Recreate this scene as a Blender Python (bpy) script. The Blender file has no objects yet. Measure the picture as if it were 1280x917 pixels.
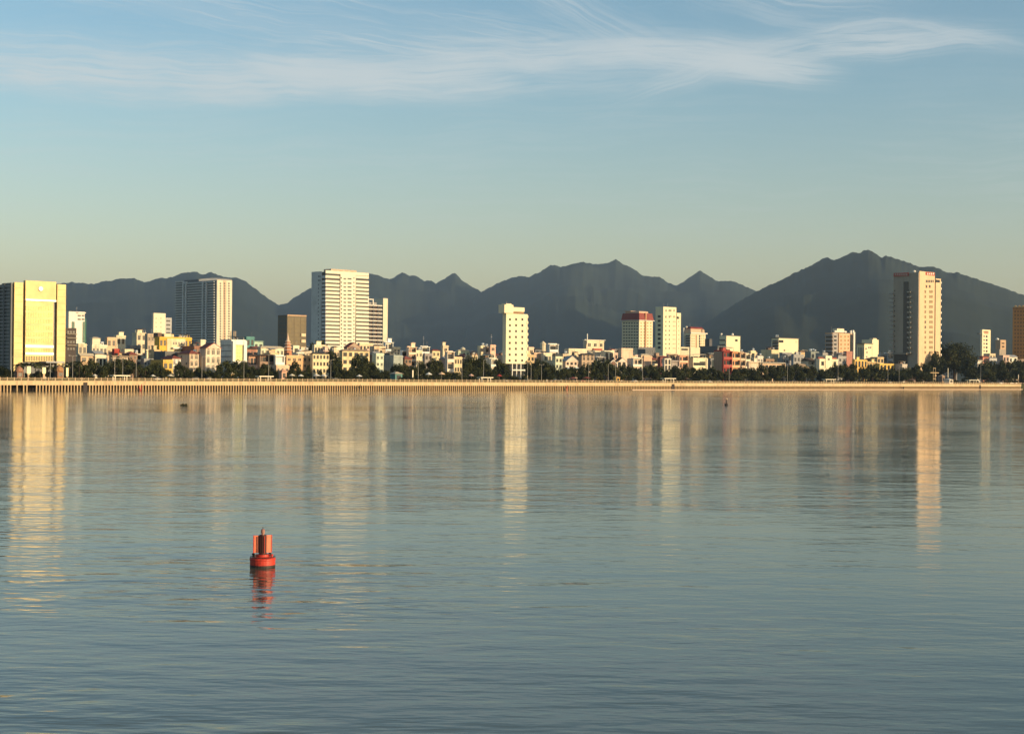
import bpy, bmesh, math, random
from mathutils import Vector, Matrix, noise

random.seed(7)
R = math.radians
scene = bpy.context.scene
COL = scene.collection

# ------------------------------------------------------------------ camera
F, CX, CY, HC = 1900.0, 640.0, 458.5, 8.0
PITCH, ROLL = math.atan(7.5 / F), R(0.55)
FWD = Vector((0, math.cos(PITCH), math.sin(PITCH)))
U0 = Vector((0, -math.sin(PITCH), math.cos(PITCH)))
X0 = Vector((1, 0, 0))
RT = X0 * math.cos(ROLL) + U0 * math.sin(ROLL)
UP = U0 * math.cos(ROLL) - X0 * math.sin(ROLL)
CAM = Vector((0, 0, HC))
cd = bpy.data.cameras.new('camera')
co = bpy.data.objects.new('camera', cd)
COL.objects.link(co)
m = Matrix((RT, UP, -FWD)).transposed().to_4x4()
m.translation = CAM
co.matrix_world = m
cd.sensor_width = 36.0
cd.lens = 36.0 * F / 1280.0
cd.clip_start = 0.5
cd.clip_end = 90000.0
scene.camera = co

def ray(px, py):
    return FWD + RT * ((px - CX) / F) + UP * ((CY - py) / F)

# ------------------------------------------------------------------ the bank's frame: u along the quay, v inland
B0 = Vector((-179.0, 531.0, 0))
B1 = Vector((353.0, 1048.0, 0))
UD = (B1 - B0).normalized()
VD = Vector((-UD.y, UD.x, 0))
YAW = math.atan2(UD.y, UD.x)
GZ = 3.4                                   # level of the land

def W(u, v, z=0.0):
    p = B0 + UD * u + VD * v
    return Vector((p.x, p.y, z))

def on_v(px, py, v):                       # pixel ray met with the upright plane v = const: (u, z)
    d = ray(px, py)
    t = (v - (CAM - B0).dot(VD)) / d.dot(VD)
    p = CAM + d * t
    return (p - B0).dot(UD), p.z

def on_u(px, py, u):                       # the same with u = const: (v, z)
    d = ray(px, py)
    t = (u - (CAM - B0).dot(UD)) / d.dot(UD)
    p = CAM + d * t
    return (p - B0).dot(VD), p.z

def on_z(px, py, z=0.0):
    d = ray(px, py)
    return CAM + d * ((z - CAM.z) / d.z)

# ------------------------------------------------------------------ node helpers and materials
class NT:
    def __init__(self, nt):
        self.nt = nt
    def n(self, t, **kw):
        x = self.nt.nodes.new(t)
        for k, v in kw.items():
            setattr(x, k, v)
        return x
    def put(self, sock, v):
        if hasattr(v, 'node'):
            self.nt.links.new(v, sock)
        else:
            sock.default_value = v
    def m(self, op, a, b=0.0, c=0.0, clamp=False):
        x = self.n('ShaderNodeMath', operation=op, use_clamp=clamp)
        for i, v in enumerate((a, b, c)):
            self.put(x.inputs[i], v)
        return x.outputs[0]
    def vm(self, op, a, b=(0, 0, 0)):
        x = self.n('ShaderNodeVectorMath', operation=op)
        self.put(x.inputs[0], a)
        self.put(x.inputs[1], b)
        return x.outputs[0]
    def xyz(self, x, y, z):
        c = self.n('ShaderNodeCombineXYZ')
        for i, v in enumerate((x, y, z)):
            self.put(c.inputs[i], v)
        return c.outputs[0]
    def noise(self, vec, scale, detail=2.0, rough=0.5, dims='3D', dist=0.0):
        x = self.n('ShaderNodeTexNoise', noise_dimensions=dims)
        self.put(x.inputs['Vector'], vec)
        x.inputs['Scale'].default_value = scale
        x.inputs['Detail'].default_value = detail
        x.inputs['Roughness'].default_value = rough
        x.inputs['Distortion'].default_value = dist
        return x.outputs['Fac']
    def mix(self, fac, a, b, mode='MIX'):
        x = self.n('ShaderNodeMix', data_type='RGBA', blend_type=mode)
        self.put(x.inputs[0], fac)
        self.put(x.inputs[6], a)
        self.put(x.inputs[7], b)
        return x.outputs[2]
    def ramp(self, fac, lo, hi):
        x = self.n('ShaderNodeMapRange', interpolation_type='SMOOTHSTEP')
        self.put(x.inputs['Value'], fac)
        x.inputs['From Min'].default_value = lo
        x.inputs['From Max'].default_value = hi
        return x.outputs[0]

def rgba(c, k=1.0):
    return (c[0] * k, c[1] * k, c[2] * k, 1.0)

_mats = {}
def mat(kind, c, rough=0.8, scale=0.25, var=0.25, metal=0.0, spec=0.4, streak=True):
    key = (kind, c, rough, scale, var, metal)
    if key in _mats:
        return _mats[key]
    mm = bpy.data.materials.new(kind)
    mm.use_nodes = True
    g = NT(mm.node_tree)
    b = mm.node_tree.nodes['Principled BSDF']
    tc = g.n('ShaderNodeNewGeometry').outputs['Position']
    n1 = g.noise(tc, scale, 4.0, 0.6)
    f = g.ramp(n1, 0.3, 0.75)
    if streak:                              # rain streaks run down walls
        n2 = g.noise(g.vm('MULTIPLY', tc, (1.1, 1.1, 0.12)), 1.0, 3.0, 0.6)
        f = g.m('MULTIPLY', f, g.ramp(n2, 0.25, 0.7))
    col = g.mix(f, rgba(c, 1.0), rgba(c, 1.0 - var))
    g.put(b.inputs['Base Color'], col)
    b.inputs['Roughness'].default_value = rough
    b.inputs['Metallic'].default_value = metal
    b.inputs['Specular IOR Level'].default_value = spec
    _mats[key] = mm
    return mm

def wall(c, var=0.3):
    return mat('painted_wall', c, 0.8, 0.15, var)
def glass(c=(0.03, 0.035, 0.04), rough=0.25):
    return mat('window_glass', c, rough, 0.4, 0.5, 0.0, 0.5, False)

WHITE = (0.76, 0.72, 0.64)
CREAM = (0.70, 0.60, 0.42)
IVORY = (0.74, 0.67, 0.50)
PEACH = (0.68, 0.47, 0.30)
PINK = (0.66, 0.42, 0.32)
YELLOW = (0.72, 0.43, 0.06)
GREY = (0.30, 0.30, 0.30)
DGREY = (0.13, 0.135, 0.14)
TAN = (0.48, 0.38, 0.27)
RED = (0.38, 0.045, 0.03)
ROOFR = (0.26, 0.07, 0.05)
MINT = (0.46, 0.62, 0.48)
TEAL = (0.10, 0.27, 0.26)
CONC = (0.42, 0.38, 0.32)
BROWN = (0.16, 0.10, 0.07)

# ------------------------------------------------------------------ mesh helpers
class MB:
    def __init__(self):
        self.v, self.f, self.mi = [], [], []
    def poly(self, pts, faces, mi=0):
        o = len(self.v)
        self.v += [tuple(p) for p in pts]
        for q in faces:
            self.f.append([o + i for i in q])
            self.mi.append(mi)
        return self
    def box(self, x0, y0, z0, x1, y1, z1, mi=0):
        return self.poly([(x0, y0, z0), (x1, y0, z0), (x1, y1, z0), (x0, y1, z0), (x0, y0, z1), (x1, y0, z1), (x1, y1, z1), (x0, y1, z1)],
                         [(0, 3, 2, 1), (4, 5, 6, 7), (0, 1, 5, 4), (1, 2, 6, 5), (2, 3, 7, 6), (3, 0, 4, 7)], mi)
    def gable(self, x0, y0, z0, x1, y1, z1, along='x', mi=0, th=0.18):
        # two-pitched roof: solid prism with its ridge along x or y
        if along == 'x':
            ym = (y0 + y1) / 2
            p = [(x0, y0, z0), (x1, y0, z0), (x1, y1, z0), (x0, y1, z0), (x0, ym, z1), (x1, ym, z1)]
            q = [(0, 3, 2, 1), (0, 1, 5, 4), (2, 3, 4, 5), (0, 4, 3), (1, 2, 5)]
        else:
            xm = (x0 + x1) / 2
            p = [(x0, y0, z0), (x1, y0, z0), (x1, y1, z0), (x0, y1, z0), (xm, y0, z1), (xm, y1, z1)]
            q = [(0, 3, 2, 1), (0, 1, 4), (1, 2, 5, 4), (2, 3, 5), (3, 0, 4, 5)]
        return self.poly(p, q, mi)
    def hip(self, x0, y0, z0, x1, y1, z1, mi=0):
        w, d = x1 - x0, y1 - y0
        if w >= d:
            a, b = (x0 + d / 2, (y0 + y1) / 2, z1), (x1 - d / 2, (y0 + y1) / 2, z1)
            if w - d < 0.05:
                a, b = ((x0 + x1) / 2 - 0.05, (y0 + y1) / 2, z1), ((x0 + x1) / 2 + 0.05, (y0 + y1) / 2, z1)
            q = [(0, 3, 2, 1), (0, 1, 5, 4), (1, 2, 5), (2, 3, 4, 5), (3, 0, 4)]
        else:
            a, b = ((x0 + x1) / 2, y0 + w / 2, z1), ((x0 + x1) / 2, y1 - w / 2, z1)
            q = [(0, 3, 2, 1), (0, 1, 4), (1, 2, 5, 4), (2, 3, 5), (3, 0, 4, 5)]
        return self.poly([(x0, y0, z0), (x1, y0, z0), (x1, y1, z0), (x0, y1, z0), a, b], q, mi)
    def frustum(self, x0, y0, z0, x1, y1, z1, s, mi=0):
        return self.poly([(x0, y0, z0), (x1, y0, z0), (x1, y1, z0), (x0, y1, z0), (x0 + s, y0 + s, z1), (x1 - s, y0 + s, z1), (x1 - s, y1 - s, z1), (x0 + s, y1 - s, z1)],
                         [(0, 3, 2, 1), (4, 5, 6, 7), (0, 1, 5, 4), (1, 2, 6, 5), (2, 3, 7, 6), (3, 0, 4, 7)], mi)
    def lathe(self, cx, cy, prof, n=12, mi=0):    # prof: (radius, z) upward
        pts, faces = [], []
        for r, z in prof:
            for i in range(n):
                a = 2 * math.pi * i / n
                pts.append((cx + r * math.cos(a), cy + r * math.sin(a), z))
        for k in range(len(prof) - 1):
            for i in range(n):
                j = (i + 1) % n
                faces.append((k * n + i, k * n + j, (k + 1) * n + j, (k + 1) * n + i))
        faces.append(tuple(reversed(range(n))))
        faces.append(tuple((len(prof) - 1) * n + i for i in range(n)))
        return self.poly(pts, faces, mi)
    def tube(self, pts, radii, n=6, mi=0):
        P, faces = [], []
        for k, p in enumerate(pts):
            p = Vector(p)
            a = Vector(pts[max(k - 1, 0)]); b = Vector(pts[min(k + 1, len(pts) - 1)])
            d = (b - a).normalized()
            s = d.cross(Vector((0, 0, 1)) if abs(d.z) < 0.9 else Vector((1, 0, 0))).normalized()
            t = d.cross(s)
            for i in range(n):
                q = p + (s * math.cos(2 * math.pi * i / n) + t * math.sin(2 * math.pi * i / n)) * radii[k]
                P.append(tuple(q))
        for k in range(len(pts) - 1):
            for i in range(n):
                j = (i + 1) % n
                faces.append((k * n + i, k * n + j, (k + 1) * n + j, (k + 1) * n + i))
        faces.append(tuple(reversed(range(n))))
        faces.append(tuple((len(pts) - 1) * n + i for i in range(n)))
        return self.poly(P, faces, mi)
    def mesh(self, name, mats):
        me = bpy.data.meshes.new(name)
        me.from_pydata(self.v, [], self.f)
        for x in (mats if isinstance(mats, (list, tuple)) else [mats]):
            me.materials.append(x)
        me.polygons.foreach_set('material_index', self.mi)
        bm = bmesh.new(); bm.from_mesh(me)
        bmesh.ops.recalc_face_normals(bm, faces=bm.faces)
        bm.to_mesh(me); bm.free()
        me.update()
        return me
    def build(self, name, mats, parent=None, smooth=False):
        me = self.mesh(name, mats)
        if smooth:
            me.polygons.foreach_set('use_smooth', [True] * len(me.polygons))
        o = bpy.data.objects.new(name, me)
        COL.objects.link(o)
        o.parent = parent
        return o

def empty(name, loc, rz=0.0):
    o = bpy.data.objects.new(name, None)
    COL.objects.link(o)
    o.location = loc
    o.rotation_euler = (0, 0, rz)
    o.empty_display_size = 0.5
    return o

def tag(o, label=None, cat=None, group=None, kind=None):
    if label: o['label'] = label
    if cat: o['category'] = cat
    if group: o['group'] = group
    if kind: o['kind'] = kind
    return o

def copy_tree(o, parent=None):
    c = o.copy()
    COL.objects.link(c)
    c.parent = parent
    for ch in list(o.children):
        copy_tree(ch, c)
    return c

REF = []                                    # (pixel, phrase) of what stands where, so that labels can name neighbours
def near(px):
    return min(REF, key=lambda r: abs(r[0] - px))[1]

_boxmesh = {}
def unit(mats_key, mats, kind):
    """Shared 1 x 1 x 1 meshes for windows: a frame with a pane set 30 % back, or a plain block."""
    k = (mats_key, kind)
    if k not in _boxmesh:
        b = MB()
        if kind == 'framed':
            b.box(0, 0.35, 0, 1, 1, 1, 0)
            t = 0.09
            b.box(0, 0, 0, t, 0.35, 1, 1); b.box(1 - t, 0, 0, 1, 0.35, 1, 1)
            b.box(t, 0, 0, 1 - t, 0.35, t, 1); b.box(t, 0, 1 - t, 1 - t, 0.35, 1, 1)
            b.box(0.47, 0.1, t, 0.53, 0.35, 1 - t, 1)
        else:
            b.box(0, 0, 0, 1, 1, 1, 0)
        _boxmesh[k] = b.mesh('window', mats)
    return _boxmesh[k]

class Site:
    """One building on its plot: corner from the picture, real size from the plot's distance inland."""
    all = []
    def __init__(s, name, label, cat, xl, xc, xr, yt, v, dp=None, group=None, short=None, zb=GZ):
        s.u0, s.zt = on_v(xc, yt, v)
        s.u1 = on_v(xr, yt, v)[0]
        s.v = v
        if dp is None:
            dp = on_u(xl, yt, s.u0)[0] - v
        s.W, s.D, s.H = s.u1 - s.u0, dp, s.zt - zb
        s.zb = zb
        s.root = empty(name, W(s.u0, v, zb), YAW)
        tag(s.root, label, cat, group)
        s.q = []
        s.xc, s.xr, s.yt = xc, xr, yt
        if short:
            REF.append(((xc + xr) / 2, short))
        Site.all.append(s)
    def f(s, px, py):                       # picture point on the front plane -> local (x, z)
        u, z = on_v(px, py, s.v)
        return u - s.u0, z - s.zb
    def l(s, px, py):                       # picture point on the left side -> local (y, z)
        v, z = on_u(px, py, s.u0)
        return v - s.v, z - s.zb
    def part(s, name, mb, mats, parent=None, smooth=False):
        return mb.build(name, mats, parent or s.root, smooth)
    def box(s, name, m_, x0, y0, z0, x1, y1, z1):
        return s.part(name, MB().box(x0, y0, z0, x1, y1, z1), m_)
    def fbox(s, name, m_, x0, y0, x1, y1, out=0.3, back=0.0):   # picture rectangle on the front, standing out by `out`
        a, b = s.f(x0, y1), s.f(x1, y0)
        za = s.f((x0 + x1) / 2, y1)[1]; zb = s.f((x0 + x1) / 2, y0)[1]
        return s.box(name, m_, a[0], -out, za, b[0], back, zb)
    def lbox(s, name, m_, x0, y0, x1, y1, out=0.3, back=0.0):
        a, b = s.l(x0, y0), s.l(x1, y0)
        xm = (x0 + x1) / 2
        za = s.l(xm, y1)[1]; zb = s.l(xm, y0)[1]
        return s.box(name, m_, -out, b[0], za, back, a[0], zb)
    def win(s, face, a0, z0, a1, z1, m_, frame=None, out=0.05, th=0.12):
        s.q.append((face, a0, z0, a1, z1, m_, frame, out, th))
    def fwin(s, x0, y0, x1, y1, m_, frame=None, out=0.05):
        a, b = s.f(x0, y1), s.f(x1, y0)
        s.win('f', a[0], a[1], b[0], b[1], m_, frame, out)
    def lwin(s, x0, y0, x1, y1, m_, frame=None, out=0.05):
        a, b = s.l(x0, y1), s.l(x1, y0)
        s.win('l', b[0], a[1], a[0], b[1], m_, frame, out)
    def done(s):
        q = sorted(s.q, key=lambda t: -(t[3] - t[1]) * (t[4] - t[2]) * (1.0 if t[0] == 'f' else 0.8))
        rest = MB(); rmats = []
        for i, (face, a0, z0, a1, z1, m_, fr, out, th) in enumerate(q):
            if i < 100:
                mats = [m_, fr or m_]
                me = unit((m_.name, (fr or m_).name), mats, 'framed' if fr else 'plain')
                o = bpy.data.objects.new('window', me)
                COL.objects.link(o); o.parent = s.root
                if face == 'f':
                    o.location = (a0, -out, z0); o.scale = (a1 - a0, th, z1 - z0)
                else:
                    o.location = (-out, a1, z0); o.rotation_euler = (0, 0, -math.pi / 2)
                    o.scale = (a1 - a0, th, z1 - z0)
            else:
                if m_ not in rmats: rmats.append(m_)
                if face == 'f':
                    rest.box(a0, -out, z0, a1, th - out, z1, rmats.index(m_))
                else:
                    rest.box(-out, a0, z0, th - out, a1, z1, rmats.index(m_))
        if rest.v:
            tag(rest.build('window_grid', rmats, s.root), kind='stuff')
HAZE_D = 4.5e-5
EXPO = 0.40
# ------------------------------------------------------------------ towers
def rows(y0, y1, n):
    p = (y1 - y0) / n
    return [(y0 + i * p, p) for i in range(n)]

GL = glass()
GLB = glass((0.012, 0.014, 0.017), 0.3)
GLG = glass((0.05, 0.16, 0.12), 0.2)
IV = wall(IVORY, 0.15)
WH = wall(WHITE, 0.2)
TK = mat('steel_tank', (0.75, 0.75, 0.72), 0.3, 0.5, 0.1, 0.6)

def body(S, m_, x0=0, y0=0, x1=0, y1=0, top=0, parapet=0.9):
    b = MB()
    w, d, h = S.W - x1, S.D - y1, S.H - top
    b.box(x0, y0, 0, w, d, h)
    if parapet:
        t = 0.25
        b.box(x0, y0, h, w, y0 + t, h + parapet); b.box(x0, d - t, h, w, d, h + parapet)
        b.box(x0, y0 + t, h, x0 + t, d - t, h + parapet); b.box(w - t, y0 + t, h, w, d - t, h + parapet)
    return S.part('wall', b, m_)

def tank(S, x, y, z, r=0.6, l=1.6):
    b = MB()
    b.tube([(x - l / 2, y, z + 1.1 + r), (x - l / 2 + 0.15, y, z + 1.1 + r), (x + l / 2 - 0.15, y, z + 1.1 + r), (x + l / 2, y, z + 1.1 + r)], [r * 0.6, r, r, r * 0.6], 10)
    for dx in (-l / 3, l / 3):
        for dy in (-r * 0.6, r * 0.6):
            b.box(x + dx - 0.05, y + dy - 0.05, z, x + dx + 0.05, y + dy + 0.05, z + 1.1 + r * 0.35)
    return S.part('water_tank', b, TK)

def mast(S, x, y, z, h, r=0.08, name='antenna'):
    b = MB().tube([(x, y, z), (x, y, z + h * 0.6), (x, y, z + h)], [r, r * 0.7, r * 0.35], 6)
    b.box(x - 0.5, y - 0.03, z + h * 0.72, x + 0.5, y + 0.03, z + h * 0.74)
    b.box(x - 0.3, y - 0.03, z + h * 0.86, x + 0.3, y + 0.03, z + h * 0.88)
    return S.part(name, b, mat('grey_steel', (0.35, 0.35, 0.36), 0.5))

# -- the gold office block at the left edge
S = Site('office_building', 'broad gold glass office block with dark shaded side, behind the palms', 'building', -26, 17, 82.5, 352.5, 46, short='the gold office block')
GOLD = mat('gold_cladding', (0.56, 0.44, 0.20), 0.55, 0.12, 0.30, 0.30, 0.5, False)
GOLDG = mat('gold_glass', (0.30, 0.23, 0.08), 0.40, 0.25, 0.45, 0.40, 0.5, False)
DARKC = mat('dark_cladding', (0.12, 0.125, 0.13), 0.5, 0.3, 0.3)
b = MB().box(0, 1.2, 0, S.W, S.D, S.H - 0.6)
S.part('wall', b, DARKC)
S.fbox('wing_panel', GOLD, 17, 352.8, 29.2, 466, 0.0, 1.2)
S.fbox('wing_panel', GOLD, 70.6, 355.4, 82.5, 467, 0.0, 1.2)
S.fbox('upper_panel', GOLD, 31, 351.4, 69.5, 374.4, 0.5, 1.2)
S.fbox('curtain_wall', GOLD, 31, 376.4, 66.8, 452, 0.2, 1.2)
BR = mat('white_band', (0.85, 0.82, 0.7), 0.35, 0.3, 0.08, 0.2, 0.5, False)
S.fbox('white_band', BR, 31, 374.4, 69, 376.4, 0.9, 1.2)
S.fbox('white_band', BR, 31.3, 431.3, 66.4, 434.3, 0.4, -0.2)
S.fbox('white_band', BR, 31.3, 440.5, 66.4, 443.2, 0.4, -0.2)
for r, (y, p) in enumerate(rows(381, 430, 6)):
    for k in range(11):
        x = 32.0 + k * 3.12
        S.fwin(x, y + 1.6, x + 2.2, y + p - 1.4, GOLDG, out=0.28)
for k in range(11):
    x = 32.0 + k * 3.12
    S.fwin(x, 435.6, x + 2.2, 439.6, GOLDG, out=0.28)
    S.fwin(x, 445, x + 2.2, 451, glass((0.2, 0.16, 0.07), 0.2), out=0.28)
for k in range(11):
    z = S.f(24, 360 + k * 8.6)[1]
    for a, c in ((17.1, 29.1), (70.7, 82.4)):
        S.win('f', S.f(a, 400)[0], z, S.f(c, 400)[0], z + 0.14, mat('gold_joint', (0.34, 0.25, 0.09), 0.5, 0.3, 0.1, 0.2), None, 0.02, 0.1)
x, z = S.f(50, 361)
e = MB(); e.lathe(0, 0, [(0.9, 0), (1.0, 0.05), (1.0, 0.3), (0.75, 0.36)], 16)
eo = S.part('emblem', e, mat('polished_emblem', (0.9, 0.88, 0.8), 0.15, 0.4, 0.05, 0.8))
eo.location = (x, -0.5, z); eo.rotation_euler = (math.pi / 2, 0, 0)
FIN = mat('grey_fin', (0.32, 0.33, 0.335), 0.6)
for k in range(24):                            # sun-shade fins run along the shaded side
    z = S.H - 1.6 - k * 1.37
    if z > 1:
        S.box('fin', FIN, -0.45, 1.3, z, 0.0, S.D, z + 0.38)
for yy in (S.l(6, 400)[0], S.l(14.5, 400)[0], S.l(0, 400)[0]):
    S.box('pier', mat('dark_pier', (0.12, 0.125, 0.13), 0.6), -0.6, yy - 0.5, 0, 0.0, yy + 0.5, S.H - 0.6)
S.fbox('entrance_canopy', mat('canopy_metal', (0.3, 0.31, 0.32), 0.5), 49, 451.5, 72, 453.4, 5.5, -0.2)
for px in (55, 63, 71):
    S.fbox('canopy_post', mat('canopy_metal', (0.3, 0.31, 0.32), 0.5), px, 453.4, px + 0.8, 474, 5.0, -4.6)
b = MB().box(2, 6, S.H - 0.6, 9, 14, S.H + 0.1)
S.part('roof_plant', b, DARKC)
S.done()

# -- white and green mid-rise behind it, with dark block below
S = Site('office_building', 'white mid-rise with green glass strips right of the gold office block', 'building', 82, 86, 106, 391, 300, short='the white and green mid-rise')
body(S, WH)
for a, c in ((89.5, 93), (103.2, 105.8)):
    S.fbox('green_glass_strip', GLG, a, 402, c, 428, 0.35, 0.05)
for y in (393.5, 398):
    S.fwin(97, y, 101, y + 2, GL); S.fwin(102, y, 105.5, y + 2, GL)
S.fbox('cornice', WH, 96, 390.2, 106.6, 391.4, 0.8)
r = (S.u1 - S.u0) * 0.09
b = MB().lathe(S.W, 2.0, [(1.9, 0), (1.9, S.H * 0.9), (1.5, S.H * 0.93)], 14)
S.part('stair_tower', b, GLG)
mast(S, S.W - 3, 4, S.H, 4)
S.done()
S = Site('apartment_building', 'dark brown block with open floors beside the gold office block', 'building', 80, 84, 97, 412, 150, short='the dark brown block')
DB = mat('dark_render', (0.07, 0.055, 0.05), 0.8, 0.3, 0.3)
body(S, DB, y0=1.2)
for y in (417, 422, 431):
    S.fbox('floor_slab', wall((0.3, 0.26, 0.2)), 84, y, 96.5, y + 1, 0.2, 1.2)
for y in (413, 425.5, 434):
    for x in (85.5, 89, 92.5): S.fwin(x, y + .5, x + 2.4, y + 3.2, GLB, out=-1.1)
S.done()

# -- tall pale slab with a long shaded side
S = Site('apartment_tower', 'tall slab tower with long dark balcony side and narrow cream end', 'tower', 219.5, 270.3, 289.5, 350, 1150, short='the tall slab tower')
body(S, wall((0.24, 0.25, 0.26)), x0=0.6, y0=0.0, parapet=0)
n = 24
for y, p in rows(353, 430, n):
    S.lbox('balcony_band', wall((0.50, 0.50, 0.48)), 220, y, 268.5, y + 1.5, 1.6, 0.6)
for y, p in rows(353, 430, n):
    S.lbox('loggia_glass', glass((0.10, 0.105, 0.11), 0.35), 220, y + 1.5, 268.5, y + p, 0.0, 0.55)
for a in (229.5, 233, 254, 258.5):
    S.lbox('pier', wall((0.70, 0.70, 0.68)), a, 352, a + 0.9, 436, 1.9, 0.6)
S.fbox('end_wall', wall(IVORY, 0.18), 270.3, 350, 290, 452, 0.4, -0.01)
S.fbox('end_strip', wall((0.7, 0.5, 0.34)), 278, 350.5, 282.6, 452, 0.8, -0.4)
for y, p in rows(353, 428.5, 24):
    for a in (274.6, 279.6, 285.2):
        S.fwin(a - .2, y + 0.4, a + 1.6, y + 2.2, GLB, out=0.9 if a == 279.6 else 0.5)
cr = MB()                                      # bowed roof crown
pts = []
for k in range(9):
    t = k / 8
    pts.append((S.W * 0.98 * (1 - t), -0.2 + (S.D * 0.42) * t, 1.4 + 2.6 * math.sin(math.pi * (0.15 + 0.75 * (1 - t)))))
for (xa, ya, ha), (xb, yb, hb) in zip(pts, pts[1:]):
    cr.poly([(xa, ya, S.H), (xb, yb, S.H), (xb, yb, S.H + hb), (xa, ya, S.H + ha), (xa + 1, ya + 1.2, S.H), (xb + 1, yb + 1.2, S.H), (xb + 1, yb + 1.2, S.H + hb), (xa + 1, ya + 1.2, S.H + ha)],
            [(0, 1, 2, 3), (4, 7, 6, 5), (3, 2, 6, 7), (0, 3, 7, 4), (1, 5, 6, 2), (0, 4, 5, 1)])
S.part('roof_crown', cr, WH)
b = MB().box(-1.5, S.D * 0.82, S.H + 0.3, S.W * 0.6, S.D * 0.98, S.H + 1.5)
S.part('roof_slab', b, WH)
b = MB().box(1, S.D * 0.45, S.H, S.W * 0.8, S.D * 0.8, S.H + 2.6)
S.part('plant_room', b, wall(DGREY))
S.done()

# -- small white block left of it
S = Site('hotel', 'plain cream block with lower grey wing left of the tall slab tower', 'building', 190, 192, 207, 392.5, 500, short='the plain cream block')
body(S, IV)
for y, p in rows(397, 424, 5):
    for a in (194.5, 200.5): S.fwin(a, y, a + 1.3, y + 1.5, wall(TAN))
S.fbox('side_wing', wall((0.42, 0.42, 0.42)), 207, 397, 216, 438, -1.5, 9)
for k in range(5): S.fwin(209, 400 + k * 5, 214, 402 + k * 5, GL, out=-1.45)
S.done()

# -- brown glass cube
BG = mat('bronze_glass', (0.105, 0.08, 0.035), 0.35, 0.3, 0.3, 0.25, 0.5, False)
S = Site('office_building', 'square bronze glass block with two bright square windows', 'building', 347.5, 359, 383, 393.5, 500, short='the bronze glass block')
body(S, mat('bronze_cladding', (0.085, 0.065, 0.035), 0.45, 0.3, 0.3, 0.2), parapet=0)
S.fbox('coping', wall((0.5, 0.33, 0.2)), 359, 393.5, 383, 395.2, 0.3)
for y, p in rows(396.5, 441, 9):
    for a in (359.6, 367.8, 375.6):
        if not (a > 375 and 415 < y + 2 < 430):
            S.fwin(a, y + 0.4, a + 7, y + p - 0.4, BG, out=0.12)
    S.lwin(348.2, y + .4, 353, y + p - .4, glass((0.03, 0.035, 0.035), 0.3)); S.lwin(353.6, y + .4, 358.4, y + p - .4, glass((0.03, 0.035, 0.035), 0.3))
for y in (416.7, 424.3):
    S.fbox('lit_bay', wall((0.78, 0.62, 0.4)), 376, y, 381.4, y + 3.8, 0.9, 0)
S.done()

# -- the big white hotel
S = Site('hotel_tower', 'large white hotel tower striped by dark window bands, tallest left of centre', 'tower', 389.5, 407, 461, 339.5, 617, short='the striped white hotel tower')
STR = wall((0.77, 0.72, 0.57), 0.12)
body(S, mat('dark_facade', (0.025, 0.025, 0.022), 0.4, 0.3, 0.3), x0=0.9, y0=0.9, parapet=0)
S.fbox('centre_wall', STR, 424.6, 339.8, 444.8, 450, 0.0, 0.9)
S.lbox('side_wall', wall((0.62, 0.62, 0.60)), 389.5, 339.5, 401.8, 452, 0.0, 0.9)
S.fbox('parapet_band', STR, 407, 339.5, 461, 343.2, 0.15, 0.9)
PT = 4.78
for k in range(20):
    y = 345.4 + k * PT
    if k == 0:
        y0, y1 = 344.4, 347.6
    else:
        y0, y1 = y, y + 2.95
    S.fbox('spandrel', STR, 407, y0, 424.4, y1, 0.12, 0.9)
    S.fbox('spandrel', STR, 445, y0 + .5, 461, y1 + .5, 0.12, 0.9)
    S.lbox('spandrel', wall((0.62, 0.62, 0.60)), 402, y0, 406.98, y1, 0.12, 0.9)
    yw = y1
    S.fwin(426, yw - 1.2, 427.4, yw + 0.5, GLB)
    S.fwin(429.4, yw + 0.2, 432.6, yw + 1.5, GLB)
    S.fwin(434.4, yw + 0.2, 439.4, yw + 1.5, GLB)
    S.fwin(441.8, yw - 0.9, 443, yw + 0.8, GLB)
S.fbox('base_wall', STR, 407, 434.5, 461, 452, 0.2, 0.9)
for a in (398.2, 400): 
    S.lwin(a - 0.6, 344.5, a + 0.6, 346.3, GLB); S.lwin(a - .6, 349.5, a + .6, 351.3, GLB)
for k in range(17): S.lwin(397.6, 355 + k * PT, 398.6, 356.4 + k * PT, GLB)
x0, x1 = S.f(417, 339)[0], S.f(449, 339)[0]
S.part('roof_crown', MB().box(x0, 4, S.H - 0.2, x1, S.D * 0.7, S.H + 3.3), wall((0.62, 0.47, 0.33)))
for k in range(4):
    xx = x0 + (x1 - x0) * (0.1 + 0.22 * k)
    S.win('f', xx, S.H + .9, xx + (x1 - x0) * 0.13, S.H + 2.2, wall((0.4, 0.26, 0.16)), None, -3.9, 0.12)
S.done()

# -- stepped dark block behind it
S = Site('apartment_building', 'dark stepped block with thin white floor slabs right of striped white hotel tower', 'building', 455, 457, 478, 381, 680, short='the stepped dark block')
body(S, mat('dark_brick', (0.07, 0.035, 0.025), 0.7, 0.3, 0.3), y0=1.5, parapet=0)
for y, p in rows(381, 434, 11):
    S.fbox('floor_slab', WH, 457, y, 478, y + 1.2, 0.0, 1.5)
    for a in (461.6, 467, 474):
        S.fwin(a, y + 1.4, a + 3.2, y + p - .4, GLB, out=-1.4)
for a in (457, 466, 472): S.fbox('pier', WH, a, 382, a + 0.6, 440, 0.3, 1.4)
S.fbox('roof_frame', WH, 459.5, 374, 460.6, 381, 0.0, 1.0); S.fbox('roof_frame', WH, 466, 374, 467.1, 381, 0.0, 1.0)
S.fbox('roof_beam', WH, 459.5, 373.4, 467.1, 374.6, 0.1, 1.2)
S.fbox('upper_floor', wall(GREY), 457, 377.5, 472, 381, -1.5, 9)
S.done()
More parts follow.
